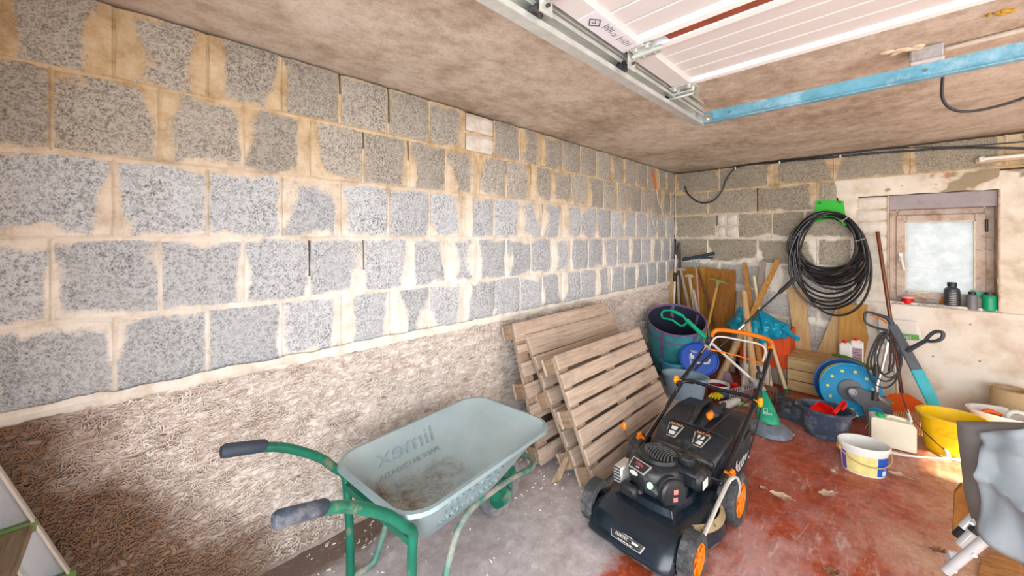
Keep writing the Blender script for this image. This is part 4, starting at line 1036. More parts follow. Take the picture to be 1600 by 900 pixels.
m_ = MB(); m_.cyl((-.20,1.11,.605), (-.165,1.11,.59), .014); m_.box((-.18,1.12,.59),(.02,.04,.03)); part(m_, 'chrome_clamp', STEEL)
m_ = MB(); m_.tube([(-.19,1.10,.60), (-.205,.9,.50), (-.215,.5,.34), (-.20,.2,.26)], .004, 6, sm=4); part(m_, 'steel_cable', STEEL)
m_ = MB(); m_.tube([(.19,1.05,.57), (.205,.8,.46), (.13,.55,.39), (.09,.33,.345), (.03,.2,.28), (.05,.12,.27)], .004, 6, sm=6)
m_.tube([(.21,.9,.50), (.235,.75,.36), (.24,.5,.22), (.245,.3,.20), (.21,.16,.215), (.10,.12,.24)], .0045, 6, sm=6); part(m_, 'bowden_cable', BLK)
m_ = MB(); m_.tube([(-.245,.14,.20),(-.262,.10,.27),(-.27,.09,.31)], .004, 6, sm=3); part(m_, 'choke_rod', STEEL)
m_ = MB(); m_.ball((-.272,.088,.33), (.016,.01,.024), 7); part(m_, 'choke_knob', ORG)
m_ = MB(); m_.box((0,.20,.25), (.33,.04,.035), bev=.01); part(m_, 'rear_flap', BLK)
# ================================================================== CLUTTER AGAINST THE BACK WALL
def Y(u, v, y): return at('y', u, v, y)
W_ORG = wood('orange_pine', (.58,.33,.12), (.36,.17,.05), 2, samt=.3)
W_OCH = wood('ochre_veneer', (.55,.30,.07), (.36,.16,.03), 2, samt=.35)
W_WORN = wood('worn_veneer', (.42,.19,.05), (.25,.10,.03), 2, samt=.6)
W_TAN = wood('tan_board', (.66,.47,.27), (.50,.33,.17), 2, samt=.15)
W_PALE = wood('pale_stick_wood', (.74,.60,.40), (.55,.42,.25), 2, samt=.2)
W_GREY = wood('grey_weathered_wood', (.50,.44,.38), (.33,.28,.24), 2, samt=.3)
W_DARK = wood('dark_aged_wood', (.17,.12,.09), (.08,.055,.04), 2, samt=.4)
W_BOX = wood('box_wood', (.70,.53,.31), (.50,.34,.17), 0, samt=.3)
IRON = mt('rusty_iron', (.16,.085,.055), .75, .3, var=.4, bmp=.3)
CREAMP = mt('cream_lacquer', (.84,.75,.52), .4, var=.05, bmp=0)
GRN = mt('bright_green_plastic', (.02,.42,.12), .4, var=.1, bmp=0)
GRNH = mt('mint_green_plastic', (.03,.52,.30), .38, var=.1, bmp=0)
GREYM = mt('tool_grey', (.35,.36,.37), .5, .5, dirt=(.25,.2,.16), damt=.4)

def board(name, label, cat, quad, th, mat, yoff=None, bevel=0, group=None):
    m_ = MB(); P = [Vector(p) for p in quad]; n = (P[1]-P[0]).cross(P[-1]-P[0]).normalized()
    if n.y < 0: n = -n
    m_.slab(P, n*th); return tag(m_.build(name, mat), label, cat, group)
board('plywood_board', 'ochre plywood board standing in the far corner behind the shovels', 'board', [Vector((Y(1050,420,4.62).x,4.55,.005)), Y(1050,420,4.63), Y(1105,417,4.63), Vector((Y(1105,417,4.6).x,4.55,.005))], .018, W_OCH)
board('plywood_board', 'dark worn plywood board with scuffed face behind the green headed pick', 'board', [Vector((Y(1104,419,4.6).x,4.50,.005)), Y(1105,419,4.60), Y(1149,423,4.60), Vector((Y(1149,423,4.58).x,4.50,.005))], .018, W_WORN)
board('wooden_plank', 'narrow light plank leaning in the corner at the left edge of the ochre board', 'board', [Vector((.03,4.40,.01)), Y(1043.5,424,4.52), Y(1052,419,4.52), Vector((.10,4.40,.01))], .02, W_TAN)
def ground(a, b, z=.014):
    a, b = Vector(a), Vector(b); return a + (b-a)*((z-a.z)/(b.z-a.z)) if b.z > z+.01 or b.z < z-.01 else b
def stick(name, label, cat, a, b, r, mat, group=None, seg=10, flat=None, fl=True):
    m_ = MB(); a, b = Vector(a), Vector(b)
    if fl: b = ground(a, b, .02)
    if flat:
        z = (b-a).normalized(); x = Vector((1,0,0)); x = (x - z*x.dot(z)).normalized(); y = z.cross(x)
        m_.slab([a-x*flat[0]-y*flat[1], a+x*flat[0]-y*flat[1], a+x*flat[0]+y*flat[1], a-x*flat[0]+y*flat[1]], b-a)
    else: m_.tube([a, a.lerp(b, .5), b], [r[0], (r[0]+r[1])/2, r[1]] if isinstance(r, tuple) else r, seg)
    return tag(m_.build(name, mat, smooth=not flat, auto=50), label, cat, group)
def down(a, x, y, z=.0): return Vector((x, y, z))
# squeegee
q = thing('floor_squeegee', 'floor squeegee turned upside down, its long black blade highest in the corner', 'squeegee', tuple(Y(1098,560,4.35)))
h0, h1 = Y(1066,406,4.40), Y(1116,396,4.40)
m_ = MB(); m_.tube([h0, h0.lerp(h1,.5), h1], .019, 8); m_.box(h0.lerp(h1,.5)+Vector((0,.0,-.012)), ((h1-h0).length*.9, .012, .025), Matrix.Rotation(R(-3),3,'Y')); m_.build('blade', mt('blue_black_rubber2', (.035,.06,.08), .5), q, smooth=True)
m_ = MB(); c = Y(1088,407,4.40); m_.tube([Y(1082,404,4.40), Y(1086,418,4.40), Y(1088,424,4.40)], .008, 8); m_.tube([Y(1093,403,4.40), Y(1090,414,4.40), Y(1088,424,4.40)], .008, 8); m_.build('bracket', GREYM, q, smooth=True)
m_ = MB(); m_.tube([Y(1088,418,4.40), Y(1092,490,4.38), ground(Y(1092,490,4.38), Y(1098,560,4.33))], .013, 10); m_.build('handle', wood('reddish_handle', (.50,.30,.20), (.33,.18,.11), 2), q, smooth=True)
# poles and shovels in the corner
p1_ = thing('telescopic_pole', 'white telescopic pole with a black clamp, nearest the corner', 'pole', tuple(Y(1050,500,4.30)))
m_ = MB(); m_.tube([Y(1056,396,4.56), ground(Y(1056,396,4.56), Y(1052,500,4.44))], .012, 10); m_.build('tube', WHT, p1_, smooth=True)
m_ = MB(); m_.tube([Y(1055,426,4.525), Y(1053.8,440,4.51)], .018, 10); m_.tube([Y(1057,384,4.57), Y(1056,398,4.555)], .016, 8); m_.build('clamp', BLK, p1_, smooth=True)
stick('wooden_post', 'dark old wooden pole standing upright in the corner', 'pole', Y(1061,379,4.64), Y(1066,520,4.52), .016, W_DARK)
stick('tool_shaft', 'thin grey shaft leaning between the white pole and the grey shovels', 'pole', Y(1059,430,4.53), Y(1063,520,4.45), .015, W_GREY)
def shovel(label, head, mid, foot, hw, mat):
    t = thing('garden_shovel', label, 'shovel', tuple(foot))
    m_ = MB(); d = Vector(mid)-Vector(head); foot = ground(mid, foot); m_.tube([head, Vector(head).lerp(mid, .5), mid, foot], .0165, 10); m_.build('shaft', mat, t, smooth=True)
    m_ = MB(); H = Vector(head); m_.tube([H+Vector((-hw,0,0)), H+Vector((-hw*.5,0,.008)), H+Vector((0,0,.01)), H+Vector((hw*.5,0,.008)), H+Vector((hw,0,0))], [.012,.017,.02,.017,.012], 10, sm=2); m_.build('grip', mat, t, smooth=True); return t
shovel('grey wooden shovel with a T shaped grip, the taller one behind the bin', Y(1064,422,4.44), Y(1076,478,4.38), Y(1088,530,4.33), .052, W_GREY)
shovel('smaller wooden shovel with a T grip just right of the taller grey one', Y(1077,432,4.38), Y(1086,490,4.32), Y(1094,545,4.27), .045, wood('pale_grey_wood', (.60,.51,.42), (.42,.34,.27), 2))
stick('tool_shaft', 'blunt pale shaft leaning right of the two T grip shovels', 'pole', Y(1083,453,4.34), Y(1101,540,4.25), .018, W_GREY)
stick('iron_bar', 'rust red iron bar leaning across the ochre board', 'bar', Y(1090,418,4.54), Y(1120,520,4.42), .012, IRON)
pk = thing('garden_pick', 'small pick with a green painted head and yellow wooden handle', 'pick', tuple(Y(1095,560,4.2)))
m_ = MB(); m_.tube([Y(1121,444,4.40), ground(Y(1121,444,4.40), Y(1099,540,4.26))], .014, 10); m_.build('handle', wood('yellow_handle', (.68,.47,.16), (.48,.30,.08), 2), pk, smooth=True)
m_ = MB(); m_.tube([Y(1107,436,4.40), Y(1114,436,4.40), Y(1121,439,4.40), Y(1130,441,4.40), Y(1138,444,4.40)], [.004,.010,.017,.011,.004], 8, sm=3); m_.tube([Y(1122,438,4.40), Y(1119,452,4.39)], [.018,.014], 8); m_.build('head', mt('olive_green_paint', (.22,.32,.10), .55, dirt=(.3,.16,.08), damt=.45), pk, smooth=True)
# battens and sticks right of the boards
stick('wooden_batten', 'long orange brown batten leaning from upper left beside the blue bag', 'batten', Y(1163,411,4.60), Y(1200,640,3.98), .0, W_ORG, flat=(.020,.014))
stick('broken_post', 'grey brown sawn post end behind the thick pale peg', 'post', Y(1155,456,4.58), Y(1147,545,4.40), (.024,.028), W_GREY)
stick('round_stake', 'thick pale round stake standing in front of the blue bag', 'stake', Y(1162,455,4.30), Y(1181,618,4.00), (.026,.036), W_TAN)
stick('wooden_batten', 'small pale batten end rising just left of the thick round stake', 'batten', Y(1157,468,4.56), Y(1160,560,4.40), 0, W_PALE, flat=(.016,.012))
stick('cream_dowel', 'short cream dowel tip poking up between the batten and the grey plank', 'stick', Y(1178,432,4.50), Y(1192,520,4.30), .0135, CREAMP)
stick('grey_plank', 'grey weathered narrow plank standing upright behind the blue bag', 'plank', Y(1192,408,4.62), Y(1180,600,4.40), 0, W_GREY, flat=(.026,.010))
stick('long_batten', 'forked brown batten leaning far over from upper right to the tub below', 'batten', Y(1216,406,4.60), Y(1118,612,3.92), 0, W_ORG, flat=(.020,.016))
stick('rough_stake', 'rough pale stake leaning low from the blue bag down to the tub', 'stake', Y(1168,500,4.20), Y(1120,600,3.86), (.024,.030), wood('rough_pale', (.58,.42,.28), (.38,.25,.15), 2))
stick('brown_stake', 'brown lath crossing behind the round stake under the blue bag', 'stake', Y(1176,480,4.42), Y(1140,560,4.25), (.016,.018), W_ORG)
br = thing('broom_handle', 'cream handle with green ends leaning to the right of the blue bag', 'handle', tuple(Y(1233,628,4.12)))
m_ = MB(); m_.tube([Y(1192,492,4.45), Y(1229,612,4.14)], .0155, 12); m_.build('stick', CREAMP, br, smooth=True)
m_ = MB(); m_.tube([Y(1228,608,4.15), Y(1234,630,4.10)], [.017,.021], 12); m_.tube([Y(1190,484,4.47), Y(1193,496,4.44)], [.008,.017], 10); m_.build('green_end', mt('dark_green_plastic', (.02,.25,.09), .5), br, smooth=True)
bp = thing('extension_pole', 'slim black pole with a foam grip slanting up to the right behind the mower handle', 'pole', (1.0, 3.75, 0))
m_ = MB(); a, b_ = Y(1240,437,4.0), Y(1118,548,3.66); m_.tube([a, ground(a, b_)], .009, 10); m_.build('pole_tube', TUBEB, bp, smooth=True)
m_ = MB(); m_.tube([a+(a-b_)*.02, a+(b_-a)*.18], [.019,.016], 12); m_.build('foam_grip', mt('black_foam', (.03,.028,.03), .8), bp, smooth=True)
m_ = MB(); c = a.lerp(b_, .62); m_.tube([c, c+(b_-a)*.03], .014, 10); m_.tube([c, c+(b_-a)*.08], .0095, 8); m_.build('joint', STEEL, bp, smooth=True)
# crate and blue sheet
cr = thing('orange_crate', 'orange red plastic crate half hidden under the turquoise sheet', 'crate', (1.0, 4.48, 0))
OR = mt('orange_red_plastic', (.78,.13,.03), .5, var=.15)
m_ = MB(); x0, x1, z0, z1 = .80, 1.20, .16, .52
for c_, d_ in ((((x0+x1)/2,4.33,(z0+z1)/2),(x1-x0,.012,z1-z0)), (((x0+x1)/2,4.60,(z0+z1)/2),(x1-x0,.012,z1-z0)), ((x0,4.465,(z0+z1)/2),(.012,.28,z1-z0)), ((x1,4.465,(z0+z1)/2),(.012,.28,z1-z0)), (((x0+x1)/2,4.465,z0),(x1-x0,.28,.012))): m_.box(c_, d_, bev=.002)
m_.build('shell', OR, cr)
m_ = MB(); m_.box(((x0+x1)/2,4.322,z1-.012),(x1-x0+.02,.02,.024),bev=.004)
for i in range(5): m_.box((x0+.04+i*.08,4.322,(z0+z1)/2),(.008,.012,z1-z0-.02))
m_.build('rim_ribs', OR, cr)
wbx = MB(); wbx.box((1.0,4.47,.08),(.42,.30,.155),bev=.005); tag(wbx.build('wooden_block_base', W_GREY), 'grey timber block holding up the orange crate', 'timber block')
BLUE = mt('turquoise_plastic_sheet', (.003,.31,.46), .22, var=.35, scale=11, bmp=.6)
bs = thing('plastic_sheet', 'crumpled turquoise plastic sheet draped over the crate and battens', 'plastic sheet', (1.0, 4.3, .5))
def crumple(pts, y0, nu=26, nv=16, seed=0, mat=BLUE, parent=None, name='sheet', amp=.055, yb=.10):
    """a sheet through four corners, crumpled, closed at the back"""
    A = [Vector(p) for p in pts]; m_ = MB()
    def f(back):
        def g_(a, b_):
            p = A[0].lerp(A[1], a).lerp(A[3].lerp(A[2], a), b_); e = min(a, 1-a, b_, 1-b_)
            k = min(1, e*6); nn = mnoise.noise(p*9+Vector((seed,0,0))); n2 = abs(mnoise.noise(p*19+Vector((0,seed,0))))
            p = p + Vector((mnoise.noise(p*6+Vector((3,seed,0)))*.03, 0, mnoise.noise(p*7+Vector((0,3,seed)))*.035))
            return p + Vector((0, (-1 if not back else 1)*(k*yb*(.5 if back else 1)) - (nn*amp*1.3+n2*amp)*k, 0))
        return g_
    m_.grid(f(False), nu, nv); m_.grid(f(True), nu, nv)
    return m_.build(name, mat, parent, smooth=True, auto=35)
crumple([Y(1131,508,4.36), Y(1158,478,4.40), Y(1190,492,4.36), Y(1178,532,4.30)], 0, 18, 12, 1, parent=bs, name='left_fold', yb=.05)
crumple([Y(1155,500,4.36), Y(1190,480,4.36), Y(1200,536,4.22), Y(1165,530,4.26)], 0, 18, 14, 2, parent=bs, name='middle_fold', yb=.06)
crumple([Y(1183,480,4.34), Y(1236,508,4.26), Y(1230,532,4.20), Y(1190,536,4.20)], 0, 24, 16, 4, parent=bs, name='right_fold', yb=.06)
m_ = MB(); m_.tube([Y(1226,514,4.22), Y(1236,523,4.18), Y(1247,529,4.14)], [.035,.022,.026], 10, sm=3); m_.jit(.01, 16); m_.build('twisted_corner', BLUE, bs, smooth=True)
# small low things
stn = MB(); stn.ball(Y(1131,592,3.95), (.075,.06,.10), 10); stn.jit(.02, 9); tag(stn.build('purple_stone', mt('mauve_stone', (.25,.19,.22), .8, bmp=.4), smooth=True), 'mauve grey rounded sack lump behind the mower crossbar', 'sack')
wbk = MB(); wbk.box((.98,4.12,.11),(.22,.12,.21),bev=.01); wbk.jit(.006,7); tag(wbk.build('cement_bag', mt('pale_paper', (.72,.68,.62), .85, var=.15, dirt=(.42,.34,.28), damt=.35)), 'pale paper bag standing behind the rake under the orange crate', 'bag')
pt = thing('red_tub', 'small dark red tub with a white rim behind the blue grey tub', 'tub', tuple(at('z',1122,606,.0)))
c = at('z', 1122, 600, .12); 
m_ = MB(); m_.lathe([(.07,0),(.085,.10),(.08,.10),(.066,.006),(0,.006)], (c.x,c.y,.001), 24); m_.build('tub_body', mt('dark_red_plastic', (.30,.02,.03), .4), pt, smooth=True)
m_ = MB(); m_.lathe([(.084,.10),(.09,.10),(.09,.125),(.084,.125),(.084,.10)], (c.x,c.y,.001), 24); m_.build('tub_rim', WHT, pt, smooth=True)
gl = thing('work_glove', 'yellow work glove with a blue cuff lying behind the mower bag', 'glove', tuple(at('z',1120,622,.04)))
c = at('z', 1122, 618, .06); m_ = MB(); m_.ball(c, (.045,.035,.022), 8)
for i in range(4): m_.tube([c+Vector((-.02+.014*i,-.02,0)), c+Vector((-.04+.02*i,-.05,.006)), c+Vector((-.05+.025*i,-.075,-.006))], [.011,.010,.007], 8, sm=2)
m_.tube([c+Vector((-.03,.01,0)), c+Vector((-.06,.0,-.004))], [.011,.008], 8)
m_.build('glove_hand', mt('yellow_glove', (.75,.62,.10), .8, dirt=(.4,.35,.25), damt=.3), gl, smooth=True)
m_ = MB(); m_.tube([c+Vector((.02,.025,.0)), c+Vector((.05,.06,.005))], [.03,.034], 12); m_.build('cuff', mt('blue_cuff', (.07,.13,.20), .8), gl, smooth=True)
# blue-grey tub with handles
def oval_tub(name, label, c, rx, ry, h, mat, rot=0, lip=.012, taper=.8, cat='tub', th=.005, seg=40, handle=False):
    t = thing(name, label, cat, (c[0], c[1], 0), rot)
    M = parent_world(t); m_ = MB()
    k = taper
    m_.lathe([(k,0),(1,h),(1+lip/rx,h),(1+lip/rx,h-.012),(1+(lip+.004)/rx,h-.012),(1+(lip+.005)/rx,h+.003),(1-.004/rx,h+.003),(k-th/rx,th),(0,th)], (0,0,0), seg, sx=rx, sy=ry)
    m_.build('tub_body', mat, t, smooth=True, auto=35, local=True); return t
BG = mt('blue_grey_plastic', (.33,.43,.52), .45, var=.08, bmp=.05, dirt=(.3,.28,.26), damt=.15)
gt = oval_tub('laundry_tub', 'blue grey oval plastic tub behind the left mower handle', (.60,3.40), .175, .125, .20, BG, R(12))
m_ = MB(); m_.box((.05,-.13,.185),(.07,.006,.02),bev=.004); m_.build('grip_slot', BLK, gt, local=True)
bb = oval_tub('blue_bucket', 'sky blue bucket squeezed between the teal bin and the blue grey tub', (.42,3.62), .12, .12, .23, mt('sky_blue_plastic', (.10,.30,.46), .45), 0)
lid_ = thing('plastic_disc', 'round cobalt blue plastic disc with a white logo propped above the blue grey tub', 'disc', (.62, 3.62, .18))
cl_ = Y(1092,561,3.62); nrm = Vector((.45,-.80,.42)).normalized(); fz = frame4(cl_, Vector((0,0,1)).cross(nrm)*1, Vector((0,0,1)) - nrm*.42)
if (fz.to_3x3() @ Vector((0,0,1))).dot(nrm) < 0: fz = frame4(cl_, nrm.cross(Vector((0,0,1))), Vector((0,0,1)))
r3 = nrm.to_track_quat('Z','Y').to_matrix()
m_ = MB(); m_.lathe([(.0,-.012),(.150,-.012),(.165,-.002),(.165,.008),(.155,.012),(.148,.004),(0,.004)], cl_, 40, r3, sx=1.0, sy=.9); m_.build('disc_body', mt('cobalt_plastic', (.01,.085,.42), .35, var=.1), lid_, smooth=True)
lx = Vector((0,0,1)).cross(nrm).normalized(); ly = nrm.cross(lx)
lf = frame4(cl_+nrm*.006, lx, ly)
text('b', .06, .001, lf @ Matrix.Translation((-.055,.02,0)) @ Matrix.Rotation(R(0),4,'Z'), WPR, lid_, bold=.003)
m_ = MB(); g3 = lambda x, y: cl_+nrm*.0075+lx*x+ly*y
m_.tube([g3(-.05,-.035), g3(.04,-.035), g3(.075,-.030), g3(.09,.005)], .0095, 6); m_.build('white_hook_mark', WPR, lid_)
text('INGON', .028, .001, lf @ Matrix.Translation((-.07,-.01,0)) @ Matrix.Rotation(R(90),4,'Z'), WPR, lid_)
m_ = MB(); m_.tube([g3(-.07,.068), g3(-.01,.068)], .0025, 5); m_.tube([g3(-.06,.058), g3(-.015,.058)], .0025, 5); m_.build('small_print', WPR, lid_)
# teal garden bin
TEAL = mt('teal_fabric', (.10,.36,.38), .75, var=.2, scale=7, bmp=.25); PURP = mt('mauve_webbing', (.22,.14,.28), .8, bmp=.3); BIN = mt('bin_inside', (.022,.025,.05), .85, var=.3)
bn = thing('garden_bin', 'big teal fabric garden bin with mauve trim standing in the corner', 'garden bin', (.34, 3.86, 0))
tilt = Matrix.Rotation(R(23), 3, Vector((1,.55,0)))
def bt(p): p = tilt @ Vector(p); return p + Vector((.275,3.95,.075))
def lth(prof, seg=40, wob=0):
    m_ = MB(); m_.lathe(prof, (0,0,0), seg, cap1=False)
    for i, v in enumerate(m_.v):
        if wob: v = v + Vector((v.x, v.y, 0))*mnoise.noise(v*7)*wob
        m_.v[i] = bt(v)
    return m_
bo = lth([(0,.0),(.185,0),(.20,.02),(.235,.25),(.262,.54),(.268,.565)], wob=.06).build('bin_body', TEAL, bn, smooth=True, auto=70)
lth([(0,.028),(.192,.03),(.225,.25),(.254,.54),(.262,.562)]).build('bin_lining', BIN, bn, smooth=True)
lth([(.262,.555),(.270,.555),(.273,.565),(.270,.576),(.262,.576),(.260,.565),(.262,.555)]).build('rim_trim', PURP, bn, smooth=True)
lth([(.257,.455),(.262,.455),(.263,.472),(.258,.472),(.257,.455)]).build('trim_band', PURP, bn, smooth=True)
lth([(.222,.12),(.228,.12),(.229,.132),(.223,.132),(.222,.12)]).build('trim_band', PURP, bn, smooth=True)
for a in (-95, -30, 60, 120):
    m_ = MB(); ca, sa = math.cos(R(a)), math.sin(R(a)); rr_ = .262
    for dr in (.006, -.010):
        P = [Vector(((r_+dr)*ca, (r_+dr)*sa, z)) for r_, z in ((.225,.15),(.243,.32),(.262,.545))]
        w = Vector((-sa, ca, 0))*.016
        for p0, p1 in zip(P, P[1:]): m_.slab([bt(p0-w), bt(p0+w), bt(p1+w), bt(p1-w)], Vector((ca,sa,0))*.002)
    m_.build('strap', PURP, bn)
# green string trimmer standing in the bin-side clutter
gs = thing('string_trimmer', 'green garden string trimmer leaning from the bin down to the floor by the tarpaulin', 'string trimmer', (1.2, 3.4, 0))
h = [Y(1050,500,3.72), Y(1036,497,3.76), Y(1034,489,3.77), Y(1042,485,3.76), Y(1056,487,3.73), Y(1068,495,3.70), Y(1073,504,3.69), Y(1064,509,3.71), Y(1050,502,3.73)]
m_ = MB(); m_.tube(h[:-1], .0105, 10, closed=True, sm=4); m_.build('loop_handle', GRNH, gs, smooth=True)
m_ = MB(); m_.tube([Y(1073,500,3.69), Y(1098,524,3.62), Y(1106,531,3.59)], [.020,.020,.017], 12, sm=3); m_.tube([Y(1050,486,3.735), Y(1068,494,3.70)], .015, 10); m_.build('upper_housing', GRNH, gs, smooth=True)
m_ = MB(); m_.tube([Y(1106,531,3.59), Y(1176,594,3.42)], .0115, 12); m_.build('white_shaft', WHT, gs, smooth=True)
m_ = MB(); m_.tube([Y(1172,590,3.43), Y(1181,599,3.41)], [.014,.020], 12); m_.tube([Y(1181,599,3.41), Y(1192,611,3.38)], [.026,.030], 12); m_.build('collar', mt('grey_rubber_ribbed', (.35,.38,.38), .6), gs, smooth=True)
HG = mt('dark_mint_plastic', (.02,.34,.20), .4, var=.15, dirt=(.25,.3,.3), damt=.25)
def hd_ring(c, hw, hd, n=14): return [c + Vector((math.cos(2*math.pi*i/n)*hw*.9, math.sin(2*math.pi*i/n)*hd, 0)) for i in range(n)]
c0, c1 = Y(1191,609,3.40), at('z', 1203, 668, .03)
m_ = MB(); m_.rings([hd_ring(c0, .020, .02), hd_ring(c0.lerp(c1,.25), .045, .035), hd_ring(c0.lerp(c1,.55), .068, .05), hd_ring(c0.lerp(c1,.80)+Vector((0,0,0)), .085, .06), hd_ring(c0.lerp(c1,.86), .075, .05)]); m_.build('motor_head', HG, gs, smooth=True, auto=60)
cg = c1 + Vector((.0,0,.0))
m_ = MB(); m_.lathe([(.135,.0),(.13,.03),(.09,.055),(.05,.06),(.05,.055),(.085,.05),(.125,.026),(.13,0),(.135,0)], (cg.x, cg.y, .005), 28); m_.build('cutting_guard', mt('smoky_plastic', (.16,.20,.25), .35, var=.3, dirt=(.33,.33,.34), damt=.45), gs, smooth=True)
fr_ = frame4(c0.lerp(c1,.55)+Vector((.018,-.056,0)), (1,.3,0), (0,.15,1)); text('bosca', .024, .0008, fr_ @ Matrix.Translation((0,0,.006)), WPR, gs)
m_ = MB()
for a, b_ in (((-.022,.008),(.0,.008)), ((.0,.008),(.0,.035)), ((0,.035),(-.022,.035)), ((-.022,.035),(-.022,.008))): m_.tube([fr_ @ Vector((a[0],a[1],.006)), fr_ @ Vector((b_[0],b_[1],.006))], .0012, 4)
m_.build('square_logo', WPR, gs)
# steel rake heads
rk = thing('garden_rake', 'grey steel rake head standing on its tines behind the mower bag', 'rake', tuple(at('z',1160,625,.0)))
a, b_ = at('z',1140,616,.11), at('z',1178,606,.11)
m_ = MB(); m_.tube([a, b_], .008, 8); m_.tube([a+Vector((0,.01,.035)), b_+Vector((0,.01,.035))], .005, 8); m_.build('rake_bar', GREYM, rk, smooth=True)
for i in range(11):
    p = a.lerp(b_, (i+.3)/11); m_ = MB(); m_.tube([p+Vector((0,.01,.035)), p, p+Vector((0,-.035,-.06)), p+Vector((0,-.03,-.085))], [.004,.005,.004,.002], 6); m_.build('tine', GREYM, rk, smooth=True)
m_ = MB(); c = a.lerp(b_, .5); m_.tube([c, c+Vector((-.03,.2,.14)), c+Vector((-.1,.5,.42))], .012, 8, sm=2); m_.build('rake_handle', W_GREY, rk, smooth=True)
lv = MB(); c = at('z', 1155, 631, .03); lv.tube([c+Vector((-.06,-.02,0)), c, c+Vector((.06,.03,.0))], [.012,.018,.012], 10, sm=3); tag(lv.build('green_grip', mt('lime_green_plastic', (.30,.55,.22), .5)), 'light green plastic grip lying under the steel rake', 'grip')
sp = thing('rusty_fork', 'rusty brown hand fork head behind the green trimmer head', 'fork', tuple(at('z',1207,622,.0)))
c = at('z', 1205, 616, .07)
m_ = MB(); m_.box(c+Vector((0,0,.045)), (.09,.02,.05), bev=.008); m_.build('fork_socket', IRON, sp)
for i in range(4): m_ = MB(); m_.tube([c+Vector((-.036+.024*i,0,.025)), c+Vector((-.04+.027*i,-.015,-.03)), c+Vector((-.036+.024*i,-.01,-.068))], [.008,.007,.003], 6, sm=2); m_.build('tine', IRON, sp, smooth=True)
rd = MB(); c = at('z',1147,598,.12); rd.box(c+Vector((0,0,-.06)), (.05,.05,.12), bev=.012); tag(rd.build('red_can', mt('bright_red_plastic', (.72,.03,.02), .4)), 'small bright red container behind the rake', 'container')
bt_ = MB(); c = at('z', 1137, 632, .045); bt_.tube([c+Vector((-.05,-.03,-.015)), c, c+Vector((.05,.05,.03)), c+Vector((.07,.07,.04))], [.03,.032,.028,.014], 12, sm=2); tag(bt_.build('white_bottle', mt('dusty_white_plastic', (.62,.62,.60), .5), smooth=True), 'dusty white bottle lying beside the yellow glove', 'bottle')
# tarpaulin on the floor
tp = MB()
tc = [at('z',1205,612,.0), at('z',1262,640,.0), at('z',1268,672,.0), at('z',1212,650,.0)]
def tf(top):
    def f(a, b_):
        p = tc[0].lerp(tc[1], a).lerp(tc[3].lerp(tc[2], a), b_); e = min(a,1-a,b_,1-b_); k = min(1, e*5)
        n = abs(mnoise.noise(p*9))*.09 + abs(mnoise.noise(p*19))*.035
        p = p + Vector((mnoise.noise(p*8)*.03*(1-k), mnoise.noise(p*8+Vector((4,0,0)))*.03*(1-k), 0))
        return p + Vector((0,0,.003 + (k*(.03+n) if top else 0)))
    return f
tp.grid(tf(True), 34, 22); tp.grid(tf(False), 34, 22)
tag(tp.build('tarpaulin', mt('blue_black_sheet', (.035,.055,.08), .35, var=.35, scale=12, dirt=(.24,.26,.30), damt=.4, bmp=.3), smooth=True, auto=60), 'crumpled blue black plastic sheet on the floor left of the dark tub', 'plastic sheet')
# slatted wooden box
bx = thing('wooden_box', 'low slatted box of pale boards on the floor against the back wall', 'box', (1.33, 4.40, 0), R(0))
x0, x1, yf, yb = 1.20, 1.56, 4.24, 4.58
for i in range(3):
    z0 = .004+i*.098
    m_ = MB(); m_.box(((x0+x1)/2, yf+.008, z0+.047), (x1-x0, .016, .092), bev=.004); m_.jit(.002, 6, i); m_.build('box_slat', W_BOX, bx)
    m_ = MB(); m_.box((x0+.008, (yf+yb)/2+.01, z0+.047), (.016, yb-yf-.02, .092), bev=.004); m_.build('box_slat', W_WORN, bx)
    m_ = MB(); m_.box((x1-.008, (yf+yb)/2+.01, z0+.047), (.016, yb-yf-.02, .092), bev=.004); m_.build('box_slat', W_BOX, bx)
for i in range(3): m_ = MB(); m_.box(((x0+x1)/2, yf+.055+i*.115, .302), (x1-x0, .108, .016), bev=.004); m_.build('lid_slat', W_BOX, bx)
# boards on the wall under the hose
board('hanging_board', 'long tan plywood strip leaning on the wall left under the hose', 'board', [ground(Y(1230,450,4.665), Y(1244,562,4.62)), Y(1230,450,4.665), Y(1257,450,4.665), ground(Y(1257,450,4.665), Y(1270,562,4.62))], .015, W_TAN)
board('cut_board', 'tan offcut with a slanting edge beside the knotty pine board', 'board', [ground(Y(1311,470,4.655), Y(1262,585,4.61)), Y(1311,470,4.655), ground(Y(1311,470,4.655), Y(1312,585,4.61))], .012, W_TAN)
kb = board('pine_board', 'orange pine board with a wavy edge and dark knots below the hose', 'board', [ground(Y(1311,476,4.635), Y(1311,590,4.58)), Y(1311,476,4.635), Y(1356,476,4.635), Y(1352,505,4.615), Y(1357,530,4.60), Y(1350,560,4.59), ground(Y(1356,476,4.635), Y(1354,590,4.58))], .018, wood('orange_board', (.66,.40,.15), (.50,.26,.08), 2, samt=.15))
pn = MB(); pn.slab([Vector((Y(1345,470,4.66).x,4.655,.01)), Y(1345,470,4.66), Y(1393,474,4.66), Vector((Y(1393,470,4.66).x,4.655,.01))], (0,.005,0))
tag(pn.build('hardboard_sheet', mt('white_sheet', (.80,.76,.70), .7, var=.08, dirt=(.5,.38,.25), damt=.25)), 'thin off white sheet on the wall behind the hose reel handle', 'sheet')
sg_ = board('seed_sack', 'white paper sack with green lettering behind the teal trimmer', 'sack', [Y(1375,545,4.60), Y(1372,497,4.63), Y(1432,503,4.62), Y(1440,520,4.62), Y(1432,548,4.59), Y(1400,556,4.59)], .02, mt('sack_paper', (.86,.84,.78), .7, var=.06))
